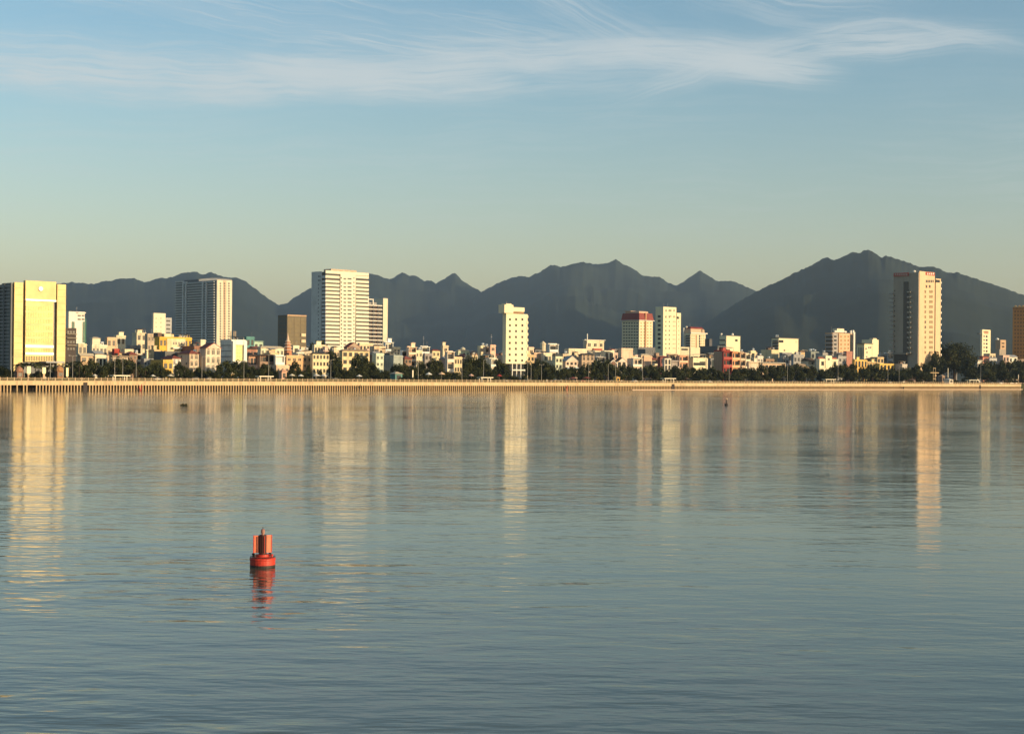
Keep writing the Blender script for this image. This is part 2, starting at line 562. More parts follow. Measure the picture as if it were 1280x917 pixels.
S = Site('apartment_building', 'blank cream blade wall standing right of the stepped dark block', 'building', 477, 479, 484.8, 374, 720, dp=14, short='the cream blade wall')
body(S, IV)
S.lbox('side_glass', GLB, 477.5, 380, 478.6, 436, 0.1)
S.part('wall_coping', MB().box(-0.2, -0.2, S.H + 0.9, S.W + 0.2, S.D + .2, S.H + 1.1), WH)
S.done()

# -- white tower with square dots of windows
S = Site('hotel_tower', 'slim white tower with three columns of small dark windows', 'tower', 628.5, 632.8, 659.5, 391.5, 62, short='the slim tower with dotted windows')
TW = wall((0.78, 0.69, 0.48), 0.12)
zb = S.f(646, 454.5)[1]
S.part('wall', MB().box(0, 0, zb, S.W, S.D, S.H), [TW])
for a in (637.4, 645.1, 653.0):
    for k in range(8):
        y = 397.8 + k * 7.33
        S.fwin(a - 1.15 - k * 0.05, y, a + 1.15 - k * 0.05, y + 2.7, GLB, None, 0.05)
for k in range(9):
    S.fbox('side_ledge', TW, 658.4, 394 + k * 7.3, 660.0, 397.5 + k * 7.3, 0.2, -0.02)
a, c = S.f(629, 388)[0], S.f(640.2, 388)[0]
S.part('roof_sign', MB().box(a, -0.9, S.f(632, 391.2)[1], c, 3.5, S.f(632, 380.6)[1]).box(a + 1.2, -1.0, S.f(632, 380.8)[1], c - 1.5, 2.5, S.f(632, 379.3)[1]), TW)
S.fbox('roof_storey', TW, 640.2, 384, 656.2, 389.4, -0.3, 8)
S.fbox('roof_glazing', mat('brown_glazing', (0.3, 0.16, 0.07), 0.4), 638, 389.4, 656, 391.5, -0.7, 7)
S.part('podium_glass', MB().box(1.5, 2.5, 0, S.W - 1.5, S.D - .5, zb), GLB)
S.fbox('podium_beam', WH, 640, 461.6, 656.5, 463.2, 0.1, 2.4)
for a in (640, 645.4, 650.6, 655.2): S.fbox('podium_column', WH, a, 454.6, a + 1.1, 474.5, 0.0, 0.8)
b = MB().box(-3.4, 1, 0, 0.8, 9, S.f(638, 462)[1])
S.part('side_annexe', b, wall((0.72, 0.6, 0.4)))
mast(S, 1, 1, S.f(632, 379.3)[1], 1.5)
S.done()

# -- red mansard hotel
S = Site('hotel', 'cream hotel with dark red mansard roof left of white stepped tower', 'hotel', 777.5, 799, 816, 400.5, 350, short='the mansard hotel')
HW = wall((0.74, 0.64, 0.44), 0.15)
body(S, HW, parapet=0)
rm = mat('red_roof', (0.24, 0.04, 0.03), 0.6, 0.4, 0.3)
S.part('mansard_roof', MB().frustum(-0.6, -0.6, S.H + .5, S.W + 0.6, S.D + .6, S.H + 6.5, 1.0), rm)
S.part('cornice', MB().box(-1.0, -1.0, S.H, S.W + 1.4, S.D + 1, S.H + 0.5), WH)
S.part('roof_storey', MB().box(2, 2, S.H + 6.4, S.W - 4, S.D - 2, S.H + 8.1).box(1, S.D * .55, S.H + 8.1, S.W * 0.6, S.D - 1, S.H + 8.5), wall((0.62, 0.42, 0.3)))
for y, p in rows(402.5, 436, 9):
    for k in range(6): S.lwin(779 + k * 3.3, y + 0.4, 781 + k * 3.3, y + 2.1, GL)
    for a in (800.6, 804.4, 808.8, 812.6): S.fwin(a, y + .4, a + 1.7, y + 2.0, wall((0.45, 0.3, 0.16)))
S.fbox('centre_strip', wall((0.55, 0.3, 0.16)), 805.6, 391, 807.2, 437, 0.9, -0.1)
S.part('podium', MB().box(-2, -9, 0, S.W + 6, -1.0, S.f(806, 436.5)[1]).box(-2, -1.0, 0, S.W + 6, -0.1, S.f(806, 434)[1]), wall((0.16, 0.16, 0.17)))
zt = S.f(806, 437)[1]
for k in range(9):
    S.part('podium_pier', MB().box(-1 + k * (S.W + 6) / 9, -9.4, 0, -0.4 + k * (S.W + 6) / 9, -9.0, zt - 0.6), wall((0.3, 0.3, 0.3)))
S.part('podium_corner', MB().box(S.W + 2, -9.6, zt - 2.5, S.W + 6.2, -6, zt + 1.5), wall((0.74, 0.58, 0.4)))
S.done()

# -- white stepped tower
S = Site('hotel_tower', 'plain white tower with one stepped shoulder right of mansard hotel', 'tower', 819.5, 829.2, 845.5, 384, 300, short='the white stepped tower')
TW2 = wall((0.78, 0.70, 0.47), 0.1)
body(S, TW2, parapet=0.5)
S.fbox('shoulder', TW2, 845.6, 391, 851.2, 452, 0.0, 14)
for k, (y, p) in enumerate(rows(392.6, 437, 8)):
    for a in (832.3, 836.6): S.fwin(a - 0.6, y + 3, a + 0.6, y + 4.6, GL if k < 5 else GLB, out=0.06)
    for a in (841.6, 843.6, 848.4): S.fwin(a - 0.55, y + 3.1, a + 0.55, y + 4.4, wall((0.4, 0.33, 0.2)), out=0.06)
    S.lwin(822.2, y + 1.4, 825.8, y + 4.3, GLB)
S.fwin(846, 395.6, 849, 398.4, GL); 
for a in (832.5, 836.5, 838.5, 842.5): S.fwin(a - .6, 386.8, a + .6, 389.4, GL); S.fwin(a - .5, 394.4, a + .5, 396, GL)
for a in (4, 9): mast(S, a, 3, S.H + .5, 3.4)
S.fbox('low_wing', wall(CREAM), 851.3, 433.6, 862, 450, -0.3, 9)
S.fbox('wing_windows', GL, 852, 435.6, 860, 437.6, -0.2, 0.2)
S.done()

# -- smaller cream hotel with red crown
S = Site('hotel', 'cream hotel with rounded pink-red crown right of the white stepped tower', 'hotel', 853.5, 863.2, 882, 416.5, 420, short='the red-crowned cream hotel')
body(S, HW, parapet=0)
S.fbox('cornice', WH, 862.6, 415.8, 883.4, 417.2, 1.2)
S.part('crown_storey', MB().frustum(1.0, 0.6, S.H + .3, S.W - 1, S.D - 1, S.H + 4.6, 0.8), wall((0.66, 0.45, 0.3)))
S.part('roof', MB().frustum(1.4, 1.0, S.H + 4.6, S.W - 1.4, S.D - 1.4, S.H + 6.3, 1.6), rm)
S.part('corner_bay', MB().lathe(S.W * .85, 1.6, [(2.3, S.H + .3), (2.3, S.H + 3.6), (1.3, S.H + 4.4)], 12), wall((0.68, 0.48, 0.32)))
for y, p in rows(418.5, 434.5, 5):
    for a in (865, 867.6, 877, 879.6): S.fwin(a - .7, y + .5, a + .7, y + 2.0, wall((0.5, 0.36, 0.2)))
    S.fwin(873.6, y + .2, 875.4, y + 2.8, GL)
    S.fwin(869.4, y, 871.2, y + p, wall((0.42, 0.25, 0.14)))
    S.lbox('balcony_band', wall((0.36, 0.36, 0.37)), 856.6, y + 1.8, 863, y + 2.8, 0.8)
    S.lwin(857, y + .2, 862.6, y + 1.7, GLB)
S.lbox('white_pier', WH, 854.2, 409.5, 855.4, 434, 0.9)
mast(S, 4, 4, S.H + 6.3, 4)
S.part('roof_dish', MB().lathe(2, S.D * .7, [(0.2, S.H), (0.2, S.H + 5), (1.0, S.H + 5.4), (1.2, S.H + 6.2), (0.8, S.H + 7)], 10), WH)
S.done()

# -- slate-grey block, its shade put into the wall colour
S = Site('apartment_building', 'dark slate-grey block below the red-crowned hotel, its walls coloured as if shaded', 'building', 875, 897, 908, 434, 150, short='the slate-grey block')
body(S, wall((0.14, 0.145, 0.15)), top=0)
for k in range(3): S.lwin(877 + 6 * k, 440, 880 + 6 * k, 444, GLB); 
S.part('stair_shaft', MB().box(1.0, 8, S.H - 1, 4.0, 12, S.H + 6), wall((0.10, 0.10, 0.11)))
S.done()
S = Site('hotel', 'cream block with blank front and white dome on its roof, behind red townhouse', 'building', 899.5, 908, 925.3, 420.2, 200, short='the domed cream block')
body(S, TW2, parapet=0.4)
S.fwin(918.8, 424, 922, 426.6, GLB)
S.part('roof_dome', MB().lathe(S.W * .66, 3, [(0.15, S.H), (0.15, S.H + .8), (0.9, S.H + 1.0), (1.05, S.H + 1.7), (0.75, S.H + 2.4), (0.1, S.H + 2.7)], 12), WH)
S.part('roof_dish', MB().lathe(0.7, S.D * .85, [(0.12, S.H), (0.12, S.H + 1), (0.8, S.H + 1.2), (0.9, S.H + 1.8), (0.6, S.H + 2.4)], 12), WH)
for k in range(4): S.lbox('balcony_band', wall(DGREY), 900, 424 + 6 * k, 907.6, 425.4 + 6 * k, 0.9)
S.fbox('roof_rail', wall(DGREY), 907, 419.2, 926, 420, 0.2, -0.05)
S.done()

# -- white cube with slabs on its shaded side
S = Site('office_building', 'broad blank white cube with dark stepped floors on its left', 'building', 964.5, 973.5, 998, 423, 210, short='the blank white cube')
body(S, TW2, parapet=0.3)
for k in range(5):
    S.lbox('floor_slab', wall((0.2, 0.2, 0.2)), 964.5 + (4 - k) * 0.5, 425 + 4.2 * k, 973.3, 426.8 + 4.2 * k, 1.0)
    S.lwin(965.5, 427.4 + 4.2 * k, 972.6, 429 + 4.2 * k, GLB)
S.fbox('corner_glazing', GLB, 973.6, 425, 979, 428, 0.25)
S.fwin(979.5, 437, 981.5, 438.6, GL); S.fwin(994.6, 425.8, 995.4, 428.6, wall((0.5, 0.42, 0.25)))
S.part('roof_edge', MB().box(-0.5, -0.5, S.H + .3, S.W + .5, S.D + .5, S.H + .8), wall(DGREY))
for a in (1.0, 3.2): tank(S, a - 1, 2.5, S.H + .8, 0.5, 1.2)
S.done()

# -- peach hotel
S = Site('hotel', 'peach hotel with arched roof frame and dark slab-banded side', 'hotel', 1031.5, 1041, 1068, 415.5, 230, short='the peach hotel')
PE = wall((0.70, 0.46, 0.28), 0.2)
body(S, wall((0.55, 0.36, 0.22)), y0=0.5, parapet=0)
S.fbox('front_panel', wall((0.36, 0.33, 0.31)), 1041.1, 416, 1047.6, 458, 0.0, 0.5)
S.fbox('front_panel', PE, 1048, 417, 1062, 458, 0.4, 0.5)
S.fbox('recess_glass', GLB, 1062.2, 418, 1066, 458, -0.2, 0.5)
S.fbox('pier', WH, 1066.1, 415, 1068.4, 458, 0.5, 0.5)
for k in range(8):
    y = 419.4 + 4.95 * k
    for a in (1050, 1055, 1059): S.fwin(a - .2, y, a + 1.8, y + 2.2, wall((0.42, 0.24, 0.11)), out=0.45)
    S.fwin(1042.6, y, 1045.6, y + 2, GL)
    S.lbox('floor_slab', wall((0.32, 0.32, 0.32)), 1031.8, y - 1.6, 1040.9, y + .3, 1.0)
    S.lwin(1032.4, y + .5, 1040.4, y + 2.9, GLB)
S.fbox('roof_beam', WH, 1043, 413.4, 1058, 415.4, 0.3, 1)
S.fbox('roof_storey', wall(IVORY), 1047, 410.6, 1056, 413.4, -0.6, 5)
S.fbox('roof_frame', WH, 1063, 413, 1064.4, 417, 0.2, 1); S.fbox('roof_frame', WH, 1066, 412.6, 1067.6, 417, 0.2, 1)
x, z = S.f(1055, 416)
S.part('roof_arch', MB().lathe(0, 0, [(2.0, 0), (2.0, 0.6), (1.4, 0.6)], 16), wall(BROWN)).location = (x, 1.5, S.H + 0.2)
mast(S, 1.0, 2, S.H, 5.5)
S.done()

# -- white stepped block
S = Site('apartment_building', 'small white stepped block between peach hotel and tall tan tower', 'building', 1071, 1080.4, 1090, 430, 190, short='the small white stepped block')
body(S, TW2, parapet=0.4)
S.fbox('tall_bay', TW2, 1090.1, 424.4, 1098.3, 452, 0.0, 10)
S.part('roof_slab', MB().box(-1.8, -1.2, S.H + .4, S.W + .2, S.D, S.H + .9), wall(DGREY))
S.fbox('roof_box', wall(CREAM), 1092, 422.6, 1096.6, 424.4, -0.5, 4)
for a, y in ((1082.4, 434.5), (1086, 433), (1088.2, 433), (1083.6, 439), (1083.4, 444.6)):
    S.fwin(a - .8, y, a + .9, y + 2.6, GL, WH, 0.1)
for k in range(4): S.lwin(1073 + k * 1.8, 434, 1074 + k * 1.8, 448, glass((0.06, 0.06, 0.065), 0.4))
S.done()

# -- the tall tan tower at right
S = Site('hotel_tower', 'tall tan tower with red roof signs, rising behind the large dark tree', 'tower', 1116.5, 1148.3, 1168.6, 340, 78, short='the tall tan tower')
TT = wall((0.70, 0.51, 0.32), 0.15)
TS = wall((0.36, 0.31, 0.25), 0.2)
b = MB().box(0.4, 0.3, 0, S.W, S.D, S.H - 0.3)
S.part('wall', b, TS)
S.fbox('front_panel', TT, 1148.3, 339.6, 1168.6, 470, 0.0, 0.3)
S.fbox('right_bay', TT, 1168.7, 348.2, 1176.2, 470, 0.0, 8)
for k in range(13): S.fbox('side_ledge', WH, 1175.8, 352 + 7.5 * k, 1176.8, 354.5 + 7.5 * k, 0.15, -0.02)
for k, y in enumerate([362.5 + 6.32 * i for i in range(13)]):
    for a in (1156.5, 1162.4, 1164.8):
        dark = (a < 1160 and k in (6, 7)) 
        S.fwin(a - .9, y, a + 1.0, y + 3.9, GLB if dark else wall((0.20, 0.145, 0.08)), TT, 0.12)
    S.lwin(1117.8, y, 1118.8, y + 1.6, GLB)
    S.lbox('balcony', wall((0.42, 0.37, 0.3)), 1135, y + 1.5, 1139.5, y + 3.4, 1.5)
    S.lwin(1131.5, y - .8, 1136, y + 1.6, GLB)
S.lbox('recess_shade_strip', wall((0.12, 0.105, 0.09)), 1129.5, 352, 1135.6, 441, 0.06, -0.02)  # flat dark strip, painted as the shade of a balcony recess
for a in (1158, 1162): S.fwin(a - 1.1, 356, a + 1.2, 360, GLB, TT, 0.12)
for k in range(5): S.fwin(1157.2 + k * 2.1, 350, 1158.6 + k * 2.1, 353, GL)
S.fwin(1169.6, 350, 1174.8, 352.8, GLB)
S.fbox('roof_sign', mat('red_sign', (0.42, 0.06, 0.04), 0.5), 1157, 340.4, 1168, 344.2, 0.35, -0.05)
S.lbox('roof_sign', mat('red_sign', (0.42, 0.06, 0.04), 0.5), 1117.5, 341, 1136, 345.2, 0.4, -0.05)
for k in range(4): S.fbox('sign_letter', WH, 1158.4 + k * 2.4, 341.2, 1159.6 + k * 2.4, 343.4, 0.45, -0.36)
for k in range(7): S.lbox('sign_letter', wall((0.5, 0.42, 0.36)), 1119 + k * 2.4, 342, 1120.2 + k * 2.4, 344.4, 0.5, -0.41)
for a, r in ((2, 0.8), (3.6, 0.6)):
    S.part('roof_dish', MB().lathe(a, 5, [(0.15, S.H - .3), (0.15, S.H + .3), (r, S.H + .5), (r, S.H + 1.1), (r * .5, S.H + 1.6)], 10), WH)
S.lbox('podium_beam', wall((0.25, 0.22, 0.18)), 1116, 441, 1136, 443, 3.0)
S.lbox('podium_glass', GLB, 1118, 443, 1134, 462, 0.5)
for k in range(14): S.lbox('balcony_edge', wall((0.34, 0.32, 0.3)), 1112.8, 366 + 5.6 * k, 1117, 368 + 5.6 * k, 1.3, 0.3)
S.fbox('balcony_block', wall(BROWN), 1165, 446, 1172, 449, 1.2, -0.1)
S.fbox('balcony_block', wall(IVORY), 1165, 449, 1173, 456, 1.4, -0.1)
S.done()

# -- slim white tower, far right
S = Site('apartment_building', 'slim white block with small windows right of the large dark tree', 'building', 1225.5, 1227.8, 1238.3, 412.3, 150, short='the slim white block')
body(S, TW2, parapet=0.4)
S.fwin(1229.4, 414, 1235.6, 415.4, wall((0.35, 0.12, 0.06))); S.fwin(1230, 416.2, 1235.4, 417, wall((0.35, 0.12, 0.06)))
for k in range(5):
    S.fwin(1229.4, 419.2 + 4.6 * k, 1230.8, 421.2 + 4.6 * k, GL); S.fwin(1232.2, 419.2 + 4.6 * k, 1234.4, 421.6 + 4.6 * k, GL)
S.part('side_balcony', MB().box(-3.4, 0.6, S.H - 3.6, 0, 3, S.H - 2.7), wall(DGREY))
S.done()
S = Site('apartment_building', 'small tan block with pale roof dome beside the slim white block', 'building', 1244.5, 1250.5, 1257.5, 425, 160, short='the small tan block')
body(S, wall((0.50, 0.34, 0.22)), parapet=0.3)
S.fwin(1252, 428, 1255.6, 430, GL, wall((0.6, 0.4, 0.25)), .1); S.fwin(1252, 432, 1255.6, 434.4, GLB, wall((0.6, 0.4, 0.25)), .1)
S.part('roof_dome', MB().lathe(-0.3 + 1.2, 3.5, [(0.6, S.H), (1.5, S.H + .3), (1.5, S.H + 1.1), (0.9, S.H + 1.8), (.1, S.H + 2.1)], 12), WH)
S.fbox('front_annexe', wall((0.36, 0.3, 0.24)), 1244, 436.5, 1252, 452, 4, -0.05)
S.done()
# -- orange-brown tower cut by the right edge
S = Site('apartment_tower', 'orange-brown tower with scalloped crown cut by the right edge', 'tower', 1266, 1300, 1330, 383.5, 140, short='the orange-brown tower')
OR = wall((0.66, 0.27, 0.07), 0.2)
body(S, OR, parapet=0)
for k in range(14):
    y = 388 + 4.6 * k
    for j in range(9): S.lwin(1268 + 3.6 * j, y, 1270 + 3.6 * j, y + 2.4, wall((0.36, 0.15, 0.05)))
for k in range(7):
    yy = S.D * (0.07 + 0.14 * k)
    b = MB().lathe(0.5, yy, [(1.25, S.H - .2), (1.25, S.H + .8), (0.9, S.H + 1.6), (.1, S.H + 2)], 12)
    S.part('crown_lobe', b, wall((0.72, 0.42, 0.16)))
S.lbox('crown_band', wall((0.5, 0.2, 0.06)), 1266, 383.5, 1300, 386, 0.3)
S.done()
# ------------------------------------------------------------------ houses between the towers
rng = random.Random(11)
ROOFM = {'red': mat('roof_tiles', ROOFR, 0.8, 0.6, 0.35), 'brown': mat('roof_tiles', (0.10, 0.065, 0.045), 0.85, 0.6, 0.35),
         'dark': mat('roof_tiles', (0.05, 0.045, 0.045), 0.85, 0.6, 0.35), 'tan': mat('roof_tiles', (0.36, 0.26, 0.17), 0.85, 0.6, 0.3),
         'cream': mat('roof_sheet', (0.62, 0.52, 0.36), 0.6, 0.6, 0.25), 'grey': mat('roof_sheet', (0.32, 0.33, 0.34), 0.6, 0.6, 0.25),
         'green': mat('roof_sheet', (0.30, 0.42, 0.33), 0.6, 0.6, 0.25), 'white': mat('roof_sheet', (0.72, 0.70, 0.64), 0.5, 0.6, 0.15)}
DOOR = mat('door_wood', (0.12, 0.05, 0.03), 0.6, 1.0, 0.3)

def house(xl, xc, xr, yt, v, c, fl, nc, style, roof, rc, label, short, name='house', dp=None, extra=''):
    if dp is None and xl >= xc: dp = 9.0 + rng.random() * 3
    S = Site(name, label, 'house' if name == 'house' else name.replace('_', ' ').split()[-1], xl, xc, xr, yt, v, dp, 'houses along the far bank' if name == 'house' else None, short)
    S.spec = (c, fl, nc, style, roof, rc, extra)
    return S

def finish(S):
    c, fl, nc, style, roof, rc, extra = S.spec
    w, d, h = S.W, S.D, S.H
    wm = wall(c, 0.48)
    bright = tuple(min(0.8, x * 1.15 + 0.03) for x in c)
    trim = wall(bright, 0.35)
    gl = GLB if rng.random() < 0.6 else GL
    fr_ = style in 'wa' and rng.random() < 0.4
    rh = 0.0
    if roof[0] in 'gh':
        rh = min(0.34 * min(w, d), 0.3 * h, 3.0)
        if roof == 'gy': rh = min(0.32 * w, 0.3 * h)
        if rh < 0.6: rh = 0.6
    hb = h - rh
    set_back = 1.3 if style == 'l' else 0.0
    b = MB().box(0, set_back, 0, w, d, hb)
    if roof[0] == 'f':
        t = 0.2
        b.box(0, 0 if not set_back else set_back, hb, w, t + set_back, hb + 0.7); b.box(0, d - t, hb, w, d, hb + 0.7)
        b.box(0, t + set_back, hb, t, d - t, hb + 0.7); b.box(w - t, t + set_back, hb, w, d - t, hb + 0.7)
    S.part('wall', b, wm)
    fh = hb / fl
    if roof == 'g':
        S.part('roof', MB().gable(-0.4, -0.6, hb, w + 0.4, d + 0.4, h), ROOFM[rc])
    elif roof == 'gy':
        S.part('roof', MB().gable(-0.5, -0.5, hb, w + 0.5, d + 0.4, h, 'y'), [ROOFM[rc]])
        S.part('gable_wall', MB().poly([(0.2, -0.56, hb), (w - .2, -.56, hb), (w / 2, -.56, h - .25), (0.2, -0.5, hb), (w - .2, -.5, hb), (w / 2, -.5, h - .25)],
               [(0, 1, 2), (3, 5, 4), (0, 3, 4, 1), (1, 4, 5, 2), (2, 5, 3, 0)]), wm)
    elif roof[0] == 'h':
        S.part('roof', MB().hip(-0.6, -0.6, hb, w + 0.6, d + 0.5, h), ROOFM[rc])
    else:
        if 'n' not in extra:
            S.part('roof_ledge', MB().box(-0.2, -0.35 if not set_back else -0.5, hb - 0.05, w + 0.2, set_back - 0.003, hb + 0.22), trim)
        if 'h' in roof:
            x = w * (0.1 + 0.4 * rng.random())
            S.part('stair_hut', MB().box(x, d * .4, hb, x + min(3, w * .5), d * .8, hb + 2.3).box(x - .2, d * .4 - .3, hb + 2.3, x + min(3, w * .5) + .2, d * .8 + .2, hb + 2.5), trim)
        if w > 3.2 and d - set_back > 4 and rng.random() < 0.6 and 'n' not in extra:      # sheet roof on posts over the terrace
            x0, x1 = (w * .05, w * rng.uniform(.5, .95)) if rng.random() < .5 else (w * rng.uniform(.05, .45), w * .95)
            y0, y1 = set_back + (d - set_back) * .12, set_back + (d - set_back) * rng.uniform(.5, .8)
            zz = hb + rng.uniform(2.0, 2.6)
            t_ = rng.choice((-0.35, 0.25, 0.4))
            mm_ = ROOFM[rng.choice(('grey', 'brown', 'red', 'cream', 'dark', 'grey'))]
            S.part('roof_canopy', MB().poly([(x0 - .2, y0 - .3, zz), (x1 + .2, y0 - .3, zz + t_), (x1 + .2, y1 + .2, zz + t_ + .3), (x0 - .2, y1 + .2, zz + .3), (x0 - .2, y0 - .3, zz + .12), (x1 + .2, y0 - .3, zz + t_ + .12), (x1 + .2, y1 + .2, zz + t_ + .42), (x0 - .2, y1 + .2, zz + .42)],
                   [(0, 3, 2, 1), (4, 5, 6, 7), (0, 1, 5, 4), (1, 2, 6, 5), (2, 3, 7, 6), (3, 0, 4, 7)]), mm_)
            pb = MB()
            for xx in (x0, x1 - .14):
                for yy in (y0, y1 - .14): pb.box(xx, yy, hb, xx + .14, yy + .14, zz - .36)
            S.part('canopy_posts', pb, trim)
            if rng.random() < .55: S.part('terrace_room', MB().box(x0 + .3, y0 + (y1 - y0) * .5, hb, x1 - .3, y1, hb + 1.9), wall(rng.choice((DGREY, BROWN, TAN, GREY))))
        if rng.random() < .3: S.part('antenna', MB().tube([(w * .8, d * .6, hb), (w * .8, d * .6, hb + 3.2)], [.05, .03], 5).box(w * .8 - .6, d * .6 - .02, hb + 2.8, w * .8 + .6, d * .6 + .02, hb + 2.86), mat('grey_steel', (0.35, 0.35, 0.36), 0.5))
        if 't' in roof:
            tank(S, w * (0.6 + 0.2 * rng.random()), d * 0.3 + set_back, hb + 0.05, 0.55, min(1.6, w * .35))
    if style != 'b':
        for k in range(fl):
            z0 = k * fh
            if style == 'l':
                if k: S.box('balcony_slab', trim, 0, 0, z0 - 0.12, w, set_back, z0 + 0.12)
                if k: S.box('balcony_rail', trim, 0.02, 0.0, z0 + 0.12, w - .02, 0.12, z0 + fh * 0.3)
                n = max(1, nc)
                for j in range(n):
                    S.win('f', w * (j + 0.12) / n, z0 + 0.15, w * (j + 0.88) / n, z0 + fh * 0.82, gl, None, 0.05 - set_back)
            else:
                for j in range(nc):
                    cw = w / nc
                    ww = min(cw * rng.uniform(0.52, 0.68), 3.0)
                    x0 = cw * (j + 0.5) - ww / 2
                    if k == 0 and j == nc // 2 and fl > 1:
                        S.box('door', DOOR, x0, -0.06, 0.02, x0 + ww, 0.1, fh * .72)
                        continue
                    wz = z0 + fh * (0.28 if style != 'a' else 0.15)
                    S.win('f', x0, wz, x0 + ww, z0 + fh * 0.80, gl, trim if fr_ else None, 0.1 if fr_ else 0.03)
                    if style == 'a':
                        m_ = MB()
                        cx = x0 + ww / 2; zz = z0 + fh * 0.80
                        pts = [(cx + ww / 2 * math.cos(math.pi * i / 8), zz + ww * .3 * math.sin(math.pi * i / 8)) for i in range(9)]
                        m_.poly([(p[0], -0.08, p[1]) for p in pts] + [(p[0], 0.05, p[1]) for p in pts], [tuple(range(9)), tuple(reversed(range(9, 18)))] + [(i, i + 9, (i + 1) % 9 + 9, (i + 1) % 9) for i in range(9)])
                        S.part('arch_light', m_, gl)
                if k and nc > 1 and 'p' in extra:
                    S.box('balcony', trim, w * .08, -0.9, z0 - 0.1, w * .92, 0, z0 + 0.05)
                    S.box('balcony_rail', trim, w * .08, -0.9, z0 + .05, w * .92, -0.82, z0 + .85)
                elif k and rng.random() < 0.5:
                    S.box('string_course', trim, -0.08, -0.12, z0 - 0.1, w + .05, 0, z0 + 0.1)
            if d > 7 and style != 'l':
                for j in range(2):
                    if rng.random() < 0.55:
                        y0 = d * (0.18 + 0.42 * j)
                        S.win('l', y0, z0 + fh * .32, y0 + 1.3, z0 + fh * .75, gl, trim, 0.08)
    if style == 'l':
        for a in (0, w - 0.3):
            S.box('pier', trim, a, -0.02, 0, a + .3, set_back - 0.003, hb - 0.05)
    if 'A' in extra:
        mast(S, w * .3, d * .4, hb, 5.0 + rng.random() * 2)

HS = []
def H(*a, **k):
    HS.append(house(*a, **k))

# xl, xc, xr, ytop, v, colour, floors, columns, style, roof, roof colour, label, short name
H(94, 98, 108.5, 431, 170, CREAM, 3, 2, 'w', 'f', '', 'small cream house just right of the dark brown block', 'the small cream house')
H(96, 101, 118, 441.3, 75, PEACH, 3, 2, 'g', 'g', 'cream', 'low peach house under a long pale pitched roof, behind round trees', 'the low peach house')
H(113, 115.6, 125.5, 421, 260, IVORY, 3, 1, 'b', 'h', 'cream', 'cream blank-walled tower house with a small pyramid roof', 'the pyramid-roofed tower house')
H(118, 119, 133, 445.5, 74, IVORY, 2, 3, 'g', 'f', '', 'low ivory house beside the pitched pale roof', 'the low ivory house')
H(112, 115, 134, 432.5, 125, IVORY, 3, 4, 'g', 'ft', '', 'wide ivory house in front of the pyramid-roofed tower house', 'the wide ivory house')
H(131, 134, 145, 423, 185, PEACH, 4, 2, 'w', 'f', '', 'peach four-storey house with four small windows', 'the peach four-storey house')
H(142, 145.5, 157, 420.4, 235, CREAM, 4, 2, 'w', 'fh', '', 'cream house with broad grey flank left of the crossed roof hut', 'the cream house with grey flank')
H(140, 143, 149, 437.5, 106, RED, 2, 1, 'g', 'f', '', 'narrow brick-red wall house among the pale roofs at left', 'the narrow brick-red house')
H(152, 156, 167, 438, 112, CREAM, 2, 3, 'g', 'f', '', 'low cream house between brick-red wall house and grey houses', 'the low cream house')
H(139, 141, 160, 444, 66, (0.5, 0.4, 0.3), 2, 5, 'g', 'g', 'tan', 'long low house with tan pitched roof behind the street trees at left', 'the long tan-roofed house')
H(165, 171, 183, 417, 310, CREAM, 5, 2, 'g', 'fh', '', 'tall house with cream crossed roof hut and grey lower walls', 'the house with crossed roof hut')
H(158, 163, 176, 433, 150, GREY, 3, 3, 'g', 'f', '', 'grey shaded house below the crossed roof hut', 'the grey shaded house')
H(181, 184.5, 193, 418.3, 215, TAN, 5, 2, 'w', 'f', '', 'tall narrow beige house left of the yellow building', 'the tall narrow beige house')
H(182, 183.5, 193, 438.5, 120, CREAM, 2, 2, 'l', 'f', '', 'small cream house with open verandah in front of beige house', 'the cream verandah house')
H(176, 180, 192, 450, 66, GREY, 3, 3, 'w', 'f', '', 'low grey house half hidden by trees left of the yellow building', 'the low grey house')
H(193, 199.4, 239.6, 422.5, 132, YELLOW, 4, 9, 'w', 'f', '', 'bright yellow four-storey building with cream middle', 'the bright yellow building', name='school_building')
Y = HS[-1]
H(203, 206.5, 236, 441, 64, DGREY, 4, 4, 'g', 'f', '', 'wide dark grey house in front of the yellow building', 'the wide dark grey house', dp=9)
H(212, 215.5, 226, 444, 50, WHITE, 3, 2, 'a', 'h', 'red', 'small white house with red hip roof and arched openings', 'the small red-roofed white house', dp=9)
H(201, 204, 216.4, 451.6, 44, (0.72, 0.46, 0.10), 2, 2, 'g', 'f', '', 'low mustard yellow house among the trees', 'the mustard yellow house', dp=10)
H(222, 237, 248.4, 437.5, 52, (0.72, 0.55, 0.40), 4, 2, 'a', 'h', 'red', 'pink-cream house with tall arched windows and grey flank', 'the arched-window house')
H(247, 250.8, 257, 426, 155, IVORY, 4, 1, 'b', 'f', '', 'narrow blank cream house between yellow building and red-roofed villa', 'the narrow blank cream house')
H(240, 243, 252, 434, 120, (0.3, 0.15, 0.1), 4, 2, 'g', 'f', '', 'dark reddish house right of the yellow building', 'the dark reddish house', dp=12)
H(250, 257.4, 276, 428, 50, (0.74, 0.60, 0.46), 4, 3, 'a', 'gy', 'red', 'white pedimented villa with red roof left of the bright portal building', 'the red-roofed villa', name='villa')
H(275.5, 289.4, 307.5, 426.2, 56, (0.80, 0.78, 0.70), 3, 1, 'b', 'f', '', 'white portal-framed building with yellow-green glass front and dark flank', 'the white portal building', name='office_building')
P = HS[-1]
H(305, 308, 318, 422, 215, TEAL, 4, 2, 'g', 'f', '', 'teal block peeping over the red roofs beside the portal building', 'the teal block')
